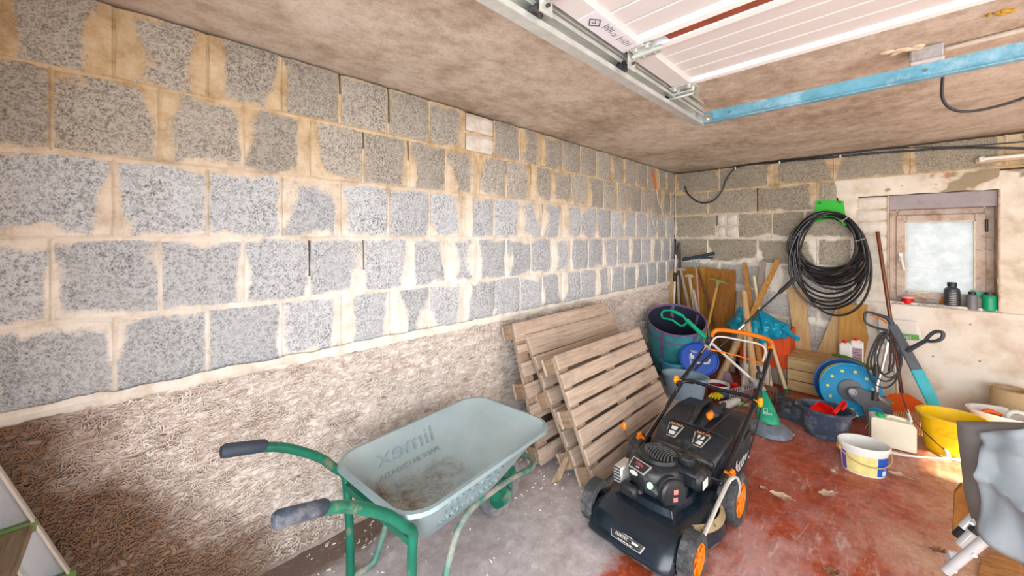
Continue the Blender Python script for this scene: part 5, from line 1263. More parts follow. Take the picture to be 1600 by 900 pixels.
lo = Y(1413,526,4.60); GP = mt('green_print', (.16,.40,.12), .6, var=.1, bmp=0)
m_ = MB(); m_.box(lo+Vector((0,-.004,0)), (.17,.003,.045), Matrix.Rotation(R(-4),3,'Y')); lb_ = m_.build('green_band', GP, sg_)
text('rbel', .05, .001, frame4(lo+Vector((.0,-.008,0)), (1,0,.03), (0,0,1)), WPR, lb_)
m_ = MB(); m_.tube([Y(1372,515,4.60), Y(1378,528,4.60), Y(1383,540,4.59), Y(1376,530,4.60)], [.004,.010,.004,.002], 6); m_.build('leaf_print', GP, sg_)
m_ = MB(); m_.box(Y(1414,541,4.585), (.06,.003,.02)); m_.build('red_tag', REDP, sg_)
stick('brown_pole', 'glossy red brown pole leaning from above the sill board down to the leaf rake', 'pole', Y(1371,362,4.62), Y(1394,515,4.52), .0135, mt('brown_lacquer', (.16,.045,.02), .3, bmp=0))
# canisters
for (u0, u1, vt, vb, yy, lab_, k) in ((1311,1331,536,572,4.19,'white canister with a red cap on the wooden box, left of the pair',0), (1328,1349,532,565,4.27,'white canister with a dark printed label on the wooden box, right of the pair',1)):
    t = thing('plastic_canister', lab_, 'canister', tuple(Y((u0+u1)/2, vb, yy)))
    a, b_ = Y(u0,vb,yy), Y(u1,vt,yy); a.z = .332; w = abs(b_.x-a.x); h = b_.z-a.z
    m_ = MB(); m_.box(((a.x+b_.x)/2, yy+.03, a.z+h*.46), (w, .06, h*.90), bev=.010); m_.box(((a.x+b_.x)/2, yy+.03, a.z+h*.92), (w*.6,.04,h*.08), bev=.006); m_.build('can_body', WHT, t)
    m_ = MB(); m_.lathe([(.016,0),(.016,.02),(0,.021)], ((a.x+b_.x)/2-.005, yy+.025, a.z+h*.93), 14); m_.build('red_cap', mt('red_cap_plastic', (.70,.04,.02), .4), t, smooth=True)
    if k:
        m_ = MB(); m_.box(((a.x+b_.x)/2+.004, yy-.001, a.z+h*.42), (w*.72,.002,h*.5)); s_ = m_.build('label', mt('label_grey_pink', (.42,.30,.38), .6, var=.6, scale=70, bmp=0), t)
        m_ = MB()
        for i in range(3): m_.box(((a.x+b_.x)/2+.004, yy-.003, a.z+h*(.3+.1*i)), (w*.5,.001,.004))
        m_.build('label_print', INK, s_)
stack = MB(); stack.box((1.62,4.27,.166),(.30,.24,.326),bev=.008); stack.jit(.002,6); tag(stack.build('timber_stack', W_BOX), 'pale timber block standing behind the blue hose reel', 'timber block')
ms = MB(); c = Y(1338,566,4.16); ms.tube([Y(1300,553,4.2), Y(1335,563,4.17), Y(1365,578,4.12)], [.012,.016,.010], 8, sm=3); ms.jit(.008, 30); tag(ms.build('mossy_branch', mt('moss_green', (.16,.20,.05), .9, var=.4)), 'mossy green branch lying behind the hose reel', 'branch')
# hose reel
RBL = mt('azure_plastic', (.005,.24,.44), .35, var=.1); RGR = mt('reel_grey', (.10,.105,.12), .5, var=.2)
hr = thing('hose_reel', 'blue hose reel cart with yellow hose and a chrome tube handle', 'hose reel', (1.68, 3.98, 0))
rc = Y(1328,609,3.86); rn = Vector((.32,-.95,.04)).normalized(); r3 = rn.to_track_quat('Z','Y').to_matrix(); RR = .200
def disc(off, R_, mat, name, holes=True):
    m_ = MB(); m_.lathe([(0,-.004),(R_*.93,-.004),(R_,-.001),(R_,.006),(R_*.96,.009),(R_*.90,.004),(R_*.45,.004),(0,.004)], rc+rn*off, 48, r3, sx=.94); d = m_.build(name, mat, hr, smooth=True)
    return d
fd = disc(0, RR, RBL, 'front_flange'); disc(-.13, RR*1.04, mt('deep_blue_plastic', (.01,.10,.32), .4), 'rear_flange')
yl_ = mt('yellow_hose', (.78,.60,.08), .5, var=.1)
m_ = MB()
for j in range(5):
    for k in range(3):
        q = rc - rn*(.02+.022*j); R_ = RR*(.62+.10*k)
        m_.tube([q + r3 @ Vector((math.cos(2*math.pi*i/30)*R_*.94, math.sin(2*math.pi*i/30)*R_, 0)) for i in range(30)], .0115, 6, closed=True)
m_.build('wound_hose', yl_, hr, smooth=True)
for i in range(11):
    a = 2*math.pi*i/11+.2; p = rc + r3 @ Vector((math.cos(a)*RR*.72*.94, math.sin(a)*RR*.72, .005))
    m_ = MB(); m_.lathe([(.0,0),(.011,0),(.011,.002),(0,.002)], p, 12, r3); h_ = m_.build('flange_hole', mt('hole_yellow', (.62,.60,.25), .6, bmp=0), fd); 
m_ = MB(); m_.lathe([(0,.006),(RR*.40,.006),(RR*.40,.014),(RR*.36,.018),(0,.018)], rc, 32, r3, sx=.94); m_.build('hub_plate', RGR, hr, smooth=True)
ex = r3 @ Vector((1,0,0)); ey = r3 @ Vector((0,1,0))
if ex.x < 0: ex = -ex
if ey.z < 0: ey = -ey
g2 = lambda x, y, o=.03: rc + ex*x + ey*y + rn*o
m_ = MB(); m_.slab([g2(-.02,.02), g2(.04,.035), g2(.17,-.01), g2(.22,-.02), g2(.23,-.12), g2(.20,-.26), g2(.12,-.29), g2(.08,-.20), g2(.06,-.10), g2(-.02,-.03)], rn*.012); m_.build('side_frame', RGR, hr)
m_ = MB(); m_.lathe([(.026,0),(.026,.02),(.016,.026),(.016,.018),(0,.018)], rc+rn*.04, 20, r3); m_.build('axle_cap', mt('light_grey_cap', (.36,.38,.42), .4), hr, smooth=True)
for (x, y, m2, s_) in ((.135,-.115,RBL,.036), (.15,-.225,BLK,.032)):
    m_ = MB(); m_.lathe([(0,0),(1,0),(1,.002),(0,.002)], g2(x,y,.0425), 20, r3, sx=s_*1.2, sy=s_*.7); m_.build('frame_opening', m2, hr)
CHR = mt('chrome_tube', (.72,.72,.70), .2, .9, var=.08, bmp=0)
m_ = MB(); m_.tube([g2(.215,-.06,.03), Y(1369,615,3.86), Y(1380,570,3.90), Y(1387,535,3.93), Y(1387,526,3.95), Y(1382,521,3.98), Y(1374,524,4.06), Y(1372,540,4.08), Y(1364,600,4.04)], .0125, 12, sm=3); m_.build('handle_tube', CHR, hr, smooth=True)
m_ = MB(); m_.tube([Y(1368,612,3.86), Y(1367,626,3.85)], .019, 10); m_.build('tube_socket', BLK, hr, smooth=True)
m_ = MB(); m_.tube([Y(1292,622,3.93), Y(1296,640,3.90), Y(1305,652,3.88), Y(1312,656,3.80)], .012, 8, sm=3); m_.build('hose_end', yl_, hr, smooth=True)
ccb = thing('cable_coil', 'black electric cable hung in loops over the hose reel handle', 'cable', tuple(Y(1385,600,3.84)))
m_ = MB()
for (u0, u1, v0, v1, o) in ((1354,1408,519,606,0), (1360,1408,521,596,.015), (1370,1410,520,590,.03), (1366,1398,525,585,.045)):
    m_.tube([Y((u0+u1)/2 + (u1-u0)/2*math.sin(a/14*2*math.pi)*(.55+.45*min(1,(1-math.cos(a/14*2*math.pi))*.8)), (v0+v1)/2-(v1-v0)/2*math.cos(a/14*2*math.pi), 3.86-o) for a in range(14)], .0058, 6, closed=True, sm=3)
m_.tube([Y(1391,525,3.80), Y(1391,555,3.80), Y(1391,572,3.80)], .0045, 6); m_.build('loops', BLK, ccb, smooth=True)
m_ = MB(); m_.tube([Y(1391,568,3.80), Y(1391,580,3.80)], [.007,.014], 8); m_.tube([Y(1368,570,3.80), Y(1369,588,3.80)], [.012,.016], 8); m_.build('plug', BLK, ccb, smooth=True)
# leaf rake
lr = thing('leaf_rake', 'orange headed leaf rake with fanned wooden tines standing against the board', 'leaf rake', (1.92, 4.1, 0))
c0 = Y(1399,612,4.28); rake_n = Vector((0,-.85,.45))
ap = Y(1402,616,4.22)
LRM = mt('orange_red_head', (.80,.16,.03), .45, var=.1)
fan = [Y(u, v, y) for u, v, y in ((1371,641,4.05),(1376,630,4.10),(1388,617,4.20),(1402,613,4.23),(1418,615,4.20),(1440,628,4.10),(1452,640,4.02),(1440,643,4.02),(1410,642,4.03),(1385,642,4.04))]
m_ = MB(); m_.slab(fan, (0,.01,-.006)); m_.build('rake_head', LRM, lr)
m_ = MB(); m_.box(Y(1396,630,4.11), (.06,.006,.012), Matrix.Rotation(R(12),3,'Y')); m_.build('yellow_label', mt('yellow_label_mat', (.85,.48,.05), .5), lr)
TN = mt('tine_wood', (.70,.45,.20), .6, var=.2)
for i in range(22):
    t_ = i/21; p = Y(1373+t_*77, 640+2*math.sin(t_*3.1), 4.045); e = at('z', 1352+t_*95, 668+t_*22, .012)
    m_ = MB(); m_.tube([p, p.lerp(e,.9), e+Vector((0,-.01,-.008))], [.0035,.003,.002], 6); m_.build('tine', TN, lr, smooth=True)
m_ = MB(); m_.tube([Y(1392,512,4.44), Y(1395,552,4.36)], .0115, 10); m_.build('upper_shaft', bpy.data.materials['brown_lacquer'], lr, smooth=True)
m_ = MB(); m_.tube([Y(1395,552,4.36), Y(1401,600,4.27), Y(1403,618,4.21)], .011, 10); m_.build('silver_shaft', CHR, lr, smooth=True)
# teal pole trimmer
tt = thing('hedge_trimmer', 'long teal and dark grey garden trimmer leaning on the white board', 'trimmer', tuple(at('z',1462,640,0)))
DG = mt('dark_grey_plastic', (.075,.09,.11), .45, var=.15, dirt=(.2,.2,.2), damt=.15); TL = mt('teal_plastic', (.06,.42,.50), .4, var=.1)
foot = at('y', 1462, 638, 4.30); mid = at('y', 1432, 578, 4.36); top = at('y', 1394, 508, 4.44)
m_ = MB(); x_ = Vector((1,0,0)); 
def barq(a, b_, w, d, mat, name):
    z = (b_-a).normalized(); x = (x_ - z*x_.dot(z)).normalized(); y = z.cross(x); m_ = MB()
    m_.rings([[a+x*sx*w[0]+y*sy*d for sx, sy in ((-1,-.8),(-.8,-1),(.8,-1),(1,-.8),(1,.8),(.8,1),(-.8,1),(-1,.8))], [b_+x*sx*w[1]+y*sy*d for sx, sy in ((-1,-.8),(-.8,-1),(.8,-1),(1,-.8),(1,.8),(.8,1),(-.8,1),(-1,.8))]])
    return m_.build(name, mat, tt, smooth=True, auto=30)
barq(foot, mid, (.036,.036), .022, TL, 'teal_body'); barq(mid, top, (.034,.030), .024, DG, 'grey_body')
m_ = MB(); m_.tube([top, Y(1388,498,4.45), Y(1372,492,4.47), Y(1353,488,4.49), Y(1352,503,4.48), Y(1366,511,4.46), Y(1388,517,4.44)], [.022,.018,.013,.010,.009,.009,.014], 10, sm=4, closed=False); m_.build('rear_handle', DG, tt, smooth=True)
m_ = MB(); m_.tube([Y(1358,492,4.47), Y(1374,497,4.46), Y(1386,505,4.44)], .007, 8, sm=3); m_.build('orange_trigger', ORG, tt, smooth=True)
m_ = MB(); m_.tube([Y(1418,548,4.38), Y(1432,540,4.32), Y(1447,532,4.26)], [.018,.016,.014], 10, sm=3); m_.tube([Y(1447,532,4.26), Y(1455,522,4.24), Y(1464,518,4.22), Y(1473,520,4.20), Y(1472,528,4.20), Y(1462,533,4.22)], .0125, 10, closed=True, sm=4); m_.build('front_handle', DG, tt, smooth=True)
m_ = MB(); m_.ball(foot+Vector((0,0,-.03)), (.04,.03,.06), 8); m_.build('foot_cap', TL, tt, smooth=True)
# tubs, buckets, jerrycan
BT = mt('dark_slate_plastic', (.045,.065,.10), .45, var=.2, dirt=(.22,.25,.3), damt=.3)
dt = oval_tub('mortar_tub', 'dark slate oval tub holding a red dustpan', (1.545,3.46), .145, .125, .195, BT, R(10), taper=.80)
m_ = MB(); m_.box((.155,0,.19),(.03,.06,.008),bev=.003); m_.box((-.155,0,.19),(.03,.06,.008),bev=.003); m_.build('tub_lug', mt('grey_slate_plastic', (.30,.33,.38), .5), dt, local=True)
RD = mt('red_plastic', (.62,.01,.025), .4, var=.1)
dp = thing('dustpan', 'red plastic dustpan lying in the dark slate tub', 'dustpan', (1.53,3.46,.10))
m_ = MB(); q = [Y(1262,646,3.44), Y(1276,630,3.48), Y(1292,634,3.50), Y(1304,640,3.48), Y(1300,652,3.42)]
P = [at('z',1262,645,.165), at('z',1280,632,.20), at('z',1300,642,.205), at('z',1304,652,.17), at('z',1290,655,.13)]
m_.slab(P, (0,0,-.006)); m_.build('pan', RD, dp)
m_ = MB()
for a, b_ in zip(P, P[1:4]): m_.slab([a, b_, b_+Vector((0,0,.022)), a+Vector((0,0,.022))], (.003,.003,0))
m_.build('pan_wall', RD, dp)
m_ = MB(); m_.tube([at('z',1302,646,.20), at('z',1312,636,.225), at('z',1318,628,.245), at('z',1322,632,.24), at('z',1316,640,.225)], [.014,.012,.011,.010,.008], 8, sm=3); m_.build('pan_handle', RD, dp, smooth=True)
pb = thing('paint_bucket', 'white paint bucket with a yellow and blue label in front of the dark tub', 'bucket', (1.755,3.105,0), R(30))
sx_, sy_, h_ = .118, .095, .165
m_ = MB(); m_.lathe([(.86,0),(.87,.004),(.97,h_-.025),(1.0,h_-.025),(1.0,h_-.02),(1.06,h_-.018),(1.06,h_),(1.03,h_+.003),(.97,h_),(.95,h_-.02),(.85,.05),(0,.05)], (0,0,0), 48, sx=sx_, sy=sy_); m_.build('bucket_body', mt('bucket_white', (.84,.84,.82), .4, var=.05), pb, smooth=True, auto=35, local=True)
m_ = MB(); m_.lathe([(0,.056),(.855,.056)], (0,0,0), 40, sx=sx_, sy=sy_); m_.build('paint_residue', mt('dry_paint', (.60,.62,.66), .6, var=.2), pb, local=True)
def lab_arc(a0, a1, z0, z1, mat, name, par, off=1.006):
    m_ = MB(); n = 12
    def f(i, z): a = R(a0+(a1-a0)*i/n); k = (.87+(.10)*(z/(h_-.025)))*off; return Vector((math.cos(a)*sx_*k, math.sin(a)*sy_*k, z))
    m_.v = [f(i, z) for i in range(n+1) for z in (z0, z1)]; m_.f = [(i*2, i*2+2, i*2+3, i*2+1) for i in range(n)]
    return m_.build(name, mat, par, smooth=True, local=True)
L1 = lab_arc(-160, -55, .008, .118, mt('yellow_label', (.82,.76,.38), .5, var=.18, scale=25, bmp=0), 'yellow_label', pb)
L2 = lab_arc(-78, -20, .008, .118, mt('blue_label', (.01,.11,.48), .45, var=.15, bmp=0), 'blue_label', pb, 1.012)
L3 = lab_arc(-178, -160, .008, .118, mt('purple_label', (.15,.10,.42), .45, bmp=0), 'purple_label', pb)
lab_arc(-62, -46, .014, .042, WPR, 'white_print', L2, 1.018); lab_arc(-58, -50, .050, .054, WPR, 'white_print', L2, 1.018)
m_ = MB(); m_.tube([Vector((math.cos(a)*sx_*1.08, math.sin(a)*sy_*1.08, .13-.062*math.sin(math.pi*(a+math.pi)/(math.pi)))) for a in [ -math.pi + math.pi*i/14 for i in range(15)]], .003, 6); m_.build('wire_bail', mt('rusty_wire', (.55,.36,.20), .6), pb, smooth=True, local=True)
m_ = MB(); m_.box((sx_*1.06,0,.13),(.014,.035,.03),bev=.004); m_.box((-sx_*1.06,0,.13),(.014,.035,.03),bev=.004); m_.build('bail_ear', mt('tan_plastic', (.62,.38,.20), .6), pb, local=True)
jc = thing('jerrycan', 'translucent cream jerrycan with a green cap behind the paint bucket', 'jerrycan', (1.875,3.60,0), R(8))
JM = mt('cream_polyethylene', (.82,.80,.68), .4, var=.05, dirt=(.7,.6,.5), damt=.1)
m_ = MB(); prof = [(-.105,.004),(.10,.004),(.108,.012),(.108,.160),(.098,.178),(.08,.187),(-.095,.187),(-.108,.176),(-.108,.012)]
m_.prism(prof, .12, Matrix.Rotation(R(90),3,'X'), (0,.06,0)); o_ = m_.build('can_body', JM, jc, local=True)
bv = o_.modifiers.new('bevel', 'BEVEL'); bv.width = .012; bv.segments = 3
m_ = MB(); m_.lathe([(.022,0),(.024,.004),(.024,.018),(.021,.021),(0,.021)], (-.055,-.01,.186), 20); m_.build('green_cap', mt('cap_green', (.02,.38,.18), .45), jc, smooth=True, local=True)
m_ = MB(); m_.tube([(-.02,0,.185),(-.01,0,.197),(.05,0,.192),(.075,0,.172)], .010, 10, sm=3); m_.build('can_handle', JM, jc, smooth=True, local=True)
YM = mt('yellow_plastic', (.88,.62,.01), .4, var=.06, bmp=.05)
yt = oval_tub('yellow_tub', 'large yellow oval tub beside the jerrycan', (2.16,3.78), .155, .14, .235, YM, R(10), taper=.82)
m_ = MB()
for k, rr_ in enumerate((.036,.028)):
    for xo in (-.03,.02): 
        pts = []
        for i in range(20):
            a = 2*math.pi*i/20; t_ = (xo+rr_*.8*math.cos(a))/.15; z = .15+rr_*.6*math.sin(a); th_ = -math.pi/2-.35+t_; k_ = .82+.18*z/.235+.01
            pts.append((math.cos(th_)*.155*k_, math.sin(th_)*.14*k_, z))
        m_.tube(pts, .0012, 4, closed=True)
m_.build('embossed_rings', YM, yt, smooth=True, local=True)
wt = oval_tub('white_tub', 'white oval tub with odds and ends in front of the tan roll', (2.46,4.28), .19, .13, .18, WHT, R(5), taper=.78)
for nm, lab_, c, mat_ in (('orange_trowel', 'orange handled trowel lying in the white tub', (2.36,4.27), LRM), ('wooden_dowel', 'short pale wooden dowel standing in the white tub', (2.55,4.27), W_PALE)):
    m_ = MB()
    if nm == 'orange_trowel': m_.tube([(2.32,4.25,.15),(2.36,4.27,.175),(2.42,4.28,.16)], [.012,.018,.010], 10, sm=3)
    else: m_.cyl((2.565,4.27,.05),(2.565,4.26,.20), .017)
    tag(m_.build(nm, mat_, smooth=True), lab_, 'trowel' if nm == 'orange_trowel' else 'dowel')
m_ = MB(); m_.tube([Vector((2.485+.045*math.cos(a),4.26,.165+.045*math.sin(a))) for a in [2*math.pi*i/16 for i in range(16)]], .014, 10, closed=True); tag(m_.build('tape_ring', WPR, smooth=True), 'white tape roll standing in the white tub', 'tape')
rl = MB(); 
def spiral(n=70, turns=3.4):
    out = []; 
    for i in range(n): a = 2*math.pi*turns*i/n; r_ = .060+.045*i/n; out.append((r_*math.cos(a)*1.15, r_*math.sin(a)))
    return out
sp_ = spiral(); vs = []; zs = (.002,.30)
for i, (x, y) in enumerate(sp_):
    d = Vector((x,y,0)).normalized()*.0045
    for z in zs: vs += [Vector((2.50+x,4.50+y,z))-d, Vector((2.50+x,4.50+y,z))+d]
fs = []
for i in range(len(sp_)-1):
    a, b_ = i*4, (i+1)*4; fs += [(a,b_,b_+2,a+2), (a+1,a+3,b_+3,b_+1), (a+2,b_+2,b_+3,a+3), (a,a+1,b_+1,b_)]
fs += [(0,2,3,1), ((len(sp_)-1)*4, (len(sp_)-1)*4+1, (len(sp_)-1)*4+3, (len(sp_)-1)*4+2)]
rl.add(vs, fs); tag(rl.build('floor_covering_roll', mt('tan_roll', (.50,.38,.24), .8, var=.12, bmp=.15), smooth=True, auto=50), 'tan roll of floor covering standing on end against the white board', 'roll')
# white trim on the floor with its thin black rod
wtm = MB(); P = [at('z',1352,700,.01), at('z',1385,703,.012), at('z',1430,712,.012), at('z',1470,715,.012), at('z',1500,716,.012), at('z',1540,730,.012)]
for a, b_ in zip(P, P[1:]): wtm.slab([a, b_, b_+Vector((-.045,-.035,0)), a+Vector((-.045,-.035,0))], (0,0,-.01))
tag(wtm.build('white_trim_strip', WPR), 'long white plastic strip lying on the floor before the yellow tub', 'strip')
wr2 = thing('wire_rod', 'thin black wire rod with a white end standing off the white strip', 'wire', tuple(at('z',1482,712,0)))
m_ = MB(); m_.tube([Y(1405,598,3.80), Y(1412,625,3.74), Y(1422,650,3.66), at('z',1450,680,.1), at('z',1482,708,.03)], .0035, 6, sm=4); m_.build('wire', BLK, wr2, smooth=True)
m_ = MB(); m_.tube([at('z',1476,700,.05), at('z',1483,713,.022)], [.006,.012], 8); m_.tube([Y(1417,640,3.70), Y(1424,658,3.62)], [.008,.008], 8); m_.build('white_end', WPR, wr2, smooth=True)

# ================================================================== HOSE COIL ON ITS HOLDER
hh = thing('hose_holder', 'bright green plastic hose holder screwed to the back wall', 'hose holder', tuple(Y(1295,350,YB)))
HM = mt('vivid_green_plastic', (.01,.52,.05), .4, var=.08, bmp=0)
m_ = MB(); m_.slab([Y(1276,313,4.675), Y(1272,334,4.675), Y(1321,336,4.675), Y(1318,314,4.675)], (0,.008,0)); m_.slab([Y(1272,333,4.67), Y(1266,347,4.60), Y(1280,342,4.60), Y(1300,338,4.60), Y(1315,342,4.60), Y(1322,351,4.60), Y(1321,335,4.67)], (0,.01,-.012))
m_.tube([Y(1266,347,4.57), Y(1280,340,4.57), Y(1298,337,4.57), Y(1312,342,4.57), Y(1321,352,4.57)], .012, 8, sm=3); hb = m_.build('bracket', HM, hh)
m_ = MB(); m_.cyl(Y(1281,317,4.674), Y(1281,317,4.664), .012, seg=8); m_.cyl(Y(1312,316,4.674), Y(1312,316,4.664), .012, seg=8); m_.build('screw', BLK, hh)
HB = mt('black_hose_a', (.010,.011,.015), .3, var=.3, bmp=0); HB2 = mt('black_hose_b', (.022,.018,.016), .35, var=.3, dirt=(.15,.11,.09), damt=.2)
hc = thing('garden_hose', 'long black hose hung in many loops from the green holder', 'hose', tuple(Y(1295,490,4.6)))
def hoop(cu, ru, vt, vb, yy, skew=0, fl=1.0):
    pts = []
    for i in range(28):
        a = 2*math.pi*i/28; c, s = math.cos(a), math.sin(a)
        v = (vt+vb)/2 - (vb-vt)/2*c; u = cu + ru*s*(1.0-.10*(1+c)*.5) + skew*(1-c)*.5
        pts.append(Y(u, v, yy + .02*math.sin(a*2+cu)))
    return pts
rh = random.Random(11); m1, m2 = MB(), MB()
LOOPS = []
for i in range(11): LOOPS.append((1295+rh.uniform(-5,5), 58+rh.uniform(-8,6), 331+rh.uniform(-1,9), 419+i*2.6, 4.64-.017*(i%5)-rh.uniform(0,.02), rh.uniform(-6,6)))
for i, vb in enumerate((446,452,459,466,472,478,483,493)): LOOPS.append((1296+rh.uniform(-3,5), 62+rh.uniform(-5,4), 330+rh.uniform(0,8), vb, 4.57-.012*(i%4), rh.uniform(-4,12)))
for i, (cu, ru, vt, vb, yy, sk) in enumerate(LOOPS): (m1 if i % 3 else m2).tube(hoop(cu, ru, vt, vb, yy, sk), .0095, 8, closed=True, sm=2)
m1.build('hose_loops', HB, hc, smooth=True); m2.build('dusty_hose_loops', HB2, hc, smooth=True)
m_ = MB(); m_.tube([Y(1316,347,4.53), Y(1326,336,4.50), Y(1322,342,4.50), Y(1312,345,4.53)], .002, 5, sm=2); m_.tube([Y(1336,377,4.53), Y(1352,373,4.51)], .002, 5); m_.build('tie_string', WPR, hc, smooth=True)

# ================================================================== ON THE WINDOW SILL
def sill(u, y=YB+.045): return Y(u, 480, y).x
SZ = .832
def lat(name, label, cat, x, y, prof, mat, parts=(), sx=1, sy=1, seg=24):
    t = thing(name, label, cat, (x, y, SZ)); m_ = MB(); m_.lathe(prof, (0,0,0), seg, sx=sx, sy=sy); m_.build('bottle_body' if 'bottle' in name else 'pot_body', mat, t, smooth=True, auto=30, local=True)
    for nm, pf, mm in parts: m_ = MB(); m_.lathe(pf, (0,0,0), 20); m_.build(nm, mm, t, smooth=True, auto=30, local=True)
    return t
x = sill(1487.5, YB+.05); bb1 = lat('black_bottle', 'tall black ribbed bottle standing on the window sill', 'bottle', x, YB+.05, [(.042,0),(.046,.004),(.046,.13),(.042,.15),(.024,.168),(.024,.175)], mt('charcoal_plastic', (.05,.055,.065), .35, var=.15), (('screw_cap', [(.028,.172),(.028,.200),(.025,.204),(0,.204)], BLK),))
m_ = MB()
for i in range(7): m_.box((.0,-.0455,.03+i*.015), (.04,.003,.002))
m_.build('graduation_marks', WPR, bb1, local=True)['kind'] = 'stuff'
x = sill(1519, YB+.02); lat('grey_bottle', 'smaller grey bottle with a black cap between the black and green ones', 'bottle', x, YB+.022, [(.029,0),(.031,.003),(.031,.10),(.027,.115),(.018,.12)], mt('slate_plastic', (.20,.20,.22), .4, var=.15), (('screw_cap', [(.021,.12),(.021,.140),(0,.141)], BLK),))
x = sill(1546, YB+.02); gb = lat('green_bottle', 'ribbed green bottle with a black cap at the right end of the sill', 'bottle', x, YB+.025, [(.034,0)] + [(.036+(.0015 if i % 2 else 0), .003+i*.008) for i in range(14)] + [(.03,.122),(.022,.125)], mt('emerald_plastic', (.01,.36,.19), .35, var=.12), (('screw_cap', [(.025,.124),(.025,.142),(0,.143)], BLK),))
jx = sill(1531, YB+.08); t = thing('oil_can', 'flat green canister with a pale label behind the grey bottle', 'canister', (jx, YB+.085, SZ), 0)
m_ = MB(); m_.prism([(-.045,0),(.045,0),(.045,.11),(.02,.135),(-.045,.15)], .04, Matrix.Rotation(R(90),3,'X'), (0,.02,0)); m_.build('can_body', bpy.data.materials['emerald_plastic'], t, local=True)
m_ = MB(); m_.prism([(-.028,.01),(.028,.01),(.028,.06),(-.02,.11)], .002, Matrix.Rotation(R(90),3,'X'), (0,-.02,0)); m_.build('pale_label', mt('pale_label', (.72,.70,.62), .6), t, local=True)
x = sill(1418, YB+.03); rp = lat('red_pot', 'small red pot with a pinkish lid at the left end of the sill', 'pot', x, YB+.032, [(.034,0),(.036,.004),(.038,.045),(.034,.046),(.032,.01),(0,.01)], mt('pot_red', (.66,.03,.04), .4, var=.2, dirt=(.75,.55,.5), damt=.25), (('pot_lid', [(.036,.046),(.040,.048),(.038,.064),(.02,.072),(0,.073)], mt('pink_dusty', (.80,.48,.46), .6)),))
orx = sill(1478, YB+.09); m_ = MB(); m_.lathe([(.02,0),(.022,.06),(.012,.075),(0,.076)], (orx-.01, YB+.10, SZ), 16); tag(m_.build('orange_jar', mt('orange_jar_mat', (.62,.22,.08), .5), smooth=True), 'small orange jar partly hidden behind the tall black bottle', 'jar')
cw = MB()
for (a, b_, s) in (((1393,430),(1480,462),.03), ((1393,452),(1440,458),.02), ((1395,438),(1470,476),.01), ((1410,415),(1506,422),.01), ((1524,370),(1560,374),.01), ((1522,392),(1562,390),.01), ((1400,447),(1500,468),.04), ((1520,384),(1560,395),.012)):
    cw.tube(bez(Y(a[0],a[1],YB+.07), Y(b_[0],b_[1],YB+.09), s, 8), 0.0019, 4)
tag(cw.build('cobweb', mt('cobweb', (.80,.79,.76), .9, bmp=0)), 'dusty cobweb threads across the window recess', 'cobweb', kind='stuff')

# ================================================================== FRONT: LEAVES, CHAIR, LADDER
LF = mt('dry_leaf', (.56,.43,.33), .85, var=.35, scale=30, dirt=(.62,.52,.44), damt=.4); LFD = mt('dark_leaf', (.20,.11,.06), .85, var=.3, scale=30)
def leaf(u, v, s, ang, label, seed, mat=LF):
    c = at('z', u, v, .004); r_ = random.Random(seed); m_ = MB(); n = 22; ring = []
    for i in range(n):
        a = 2*math.pi*i/n; rad = s*(.62+.38*abs(math.cos(2.5*a)))*(.8+.3*r_.random())
        ring.append((math.cos(a)*rad*1.25, math.sin(a)*rad*.75))
    ca, sa = math.cos(ang), math.sin(ang)
    def P(x, y, k): return c + Vector((x*ca-y*sa, x*sa+y*ca, .004+.012*k*abs(mnoise.noise(Vector((x*30,y*30,seed))))+.010*k))
    inner = [P(x*.5, y*.5, .35) for x, y in ring]; outer = [P(x, y, 1) for x, y in ring]; mid = P(0,0,.1)
    vs = [mid]+inner+outer; fs = [(0, 1+i, 1+(i+1)%n) for i in range(n)] + [(1+i, 1+n+i, 1+n+(i+1)%n, 1+(i+1)%n) for i in range(n)]
    m_.add(vs, fs); m_.tube([mid, P(ring[0][0], ring[0][1], .5), P(ring[0][0]*1.5, ring[0][1]*1.5, .2)], .0012, 4)
    return tag(m_.build('dry_leaf', mat, smooth=True), label, 'leaf', 'dry leaves on the red floor')
leaf(1219,778,.044,.3,'curled brown leaf on the red floor right of the rear mower wheel',1)
leaf(1292,775,.040,1.0,'flat brown leaf on the red floor below the dark tub',2)
leaf(1303,741,.022,2.0,'small pale leaf just left of and below the paint bucket',3)
leaf(1403,745,.040,.2,'crumbled pale leaf to the right of the paint bucket',4)
leaf(1300,898,.028,.9,'leaf at the bottom edge of the picture below the red patch',5,LFD)
leaf(1318,706,.040,.5,'brown leaf sticking out under the left side of the paint bucket',6,LFD)
leaf(1192,765,.014,.5,'tiny leaf fragment close beside the orange rear hub',7)
leaf(1465,864,.030,.7,'dark leaf left of the aluminium chair legs',8,LFD)
leaf(1240,683,.012,1.5,'tiny pale leaf near the edge of the blue black sheet',9)
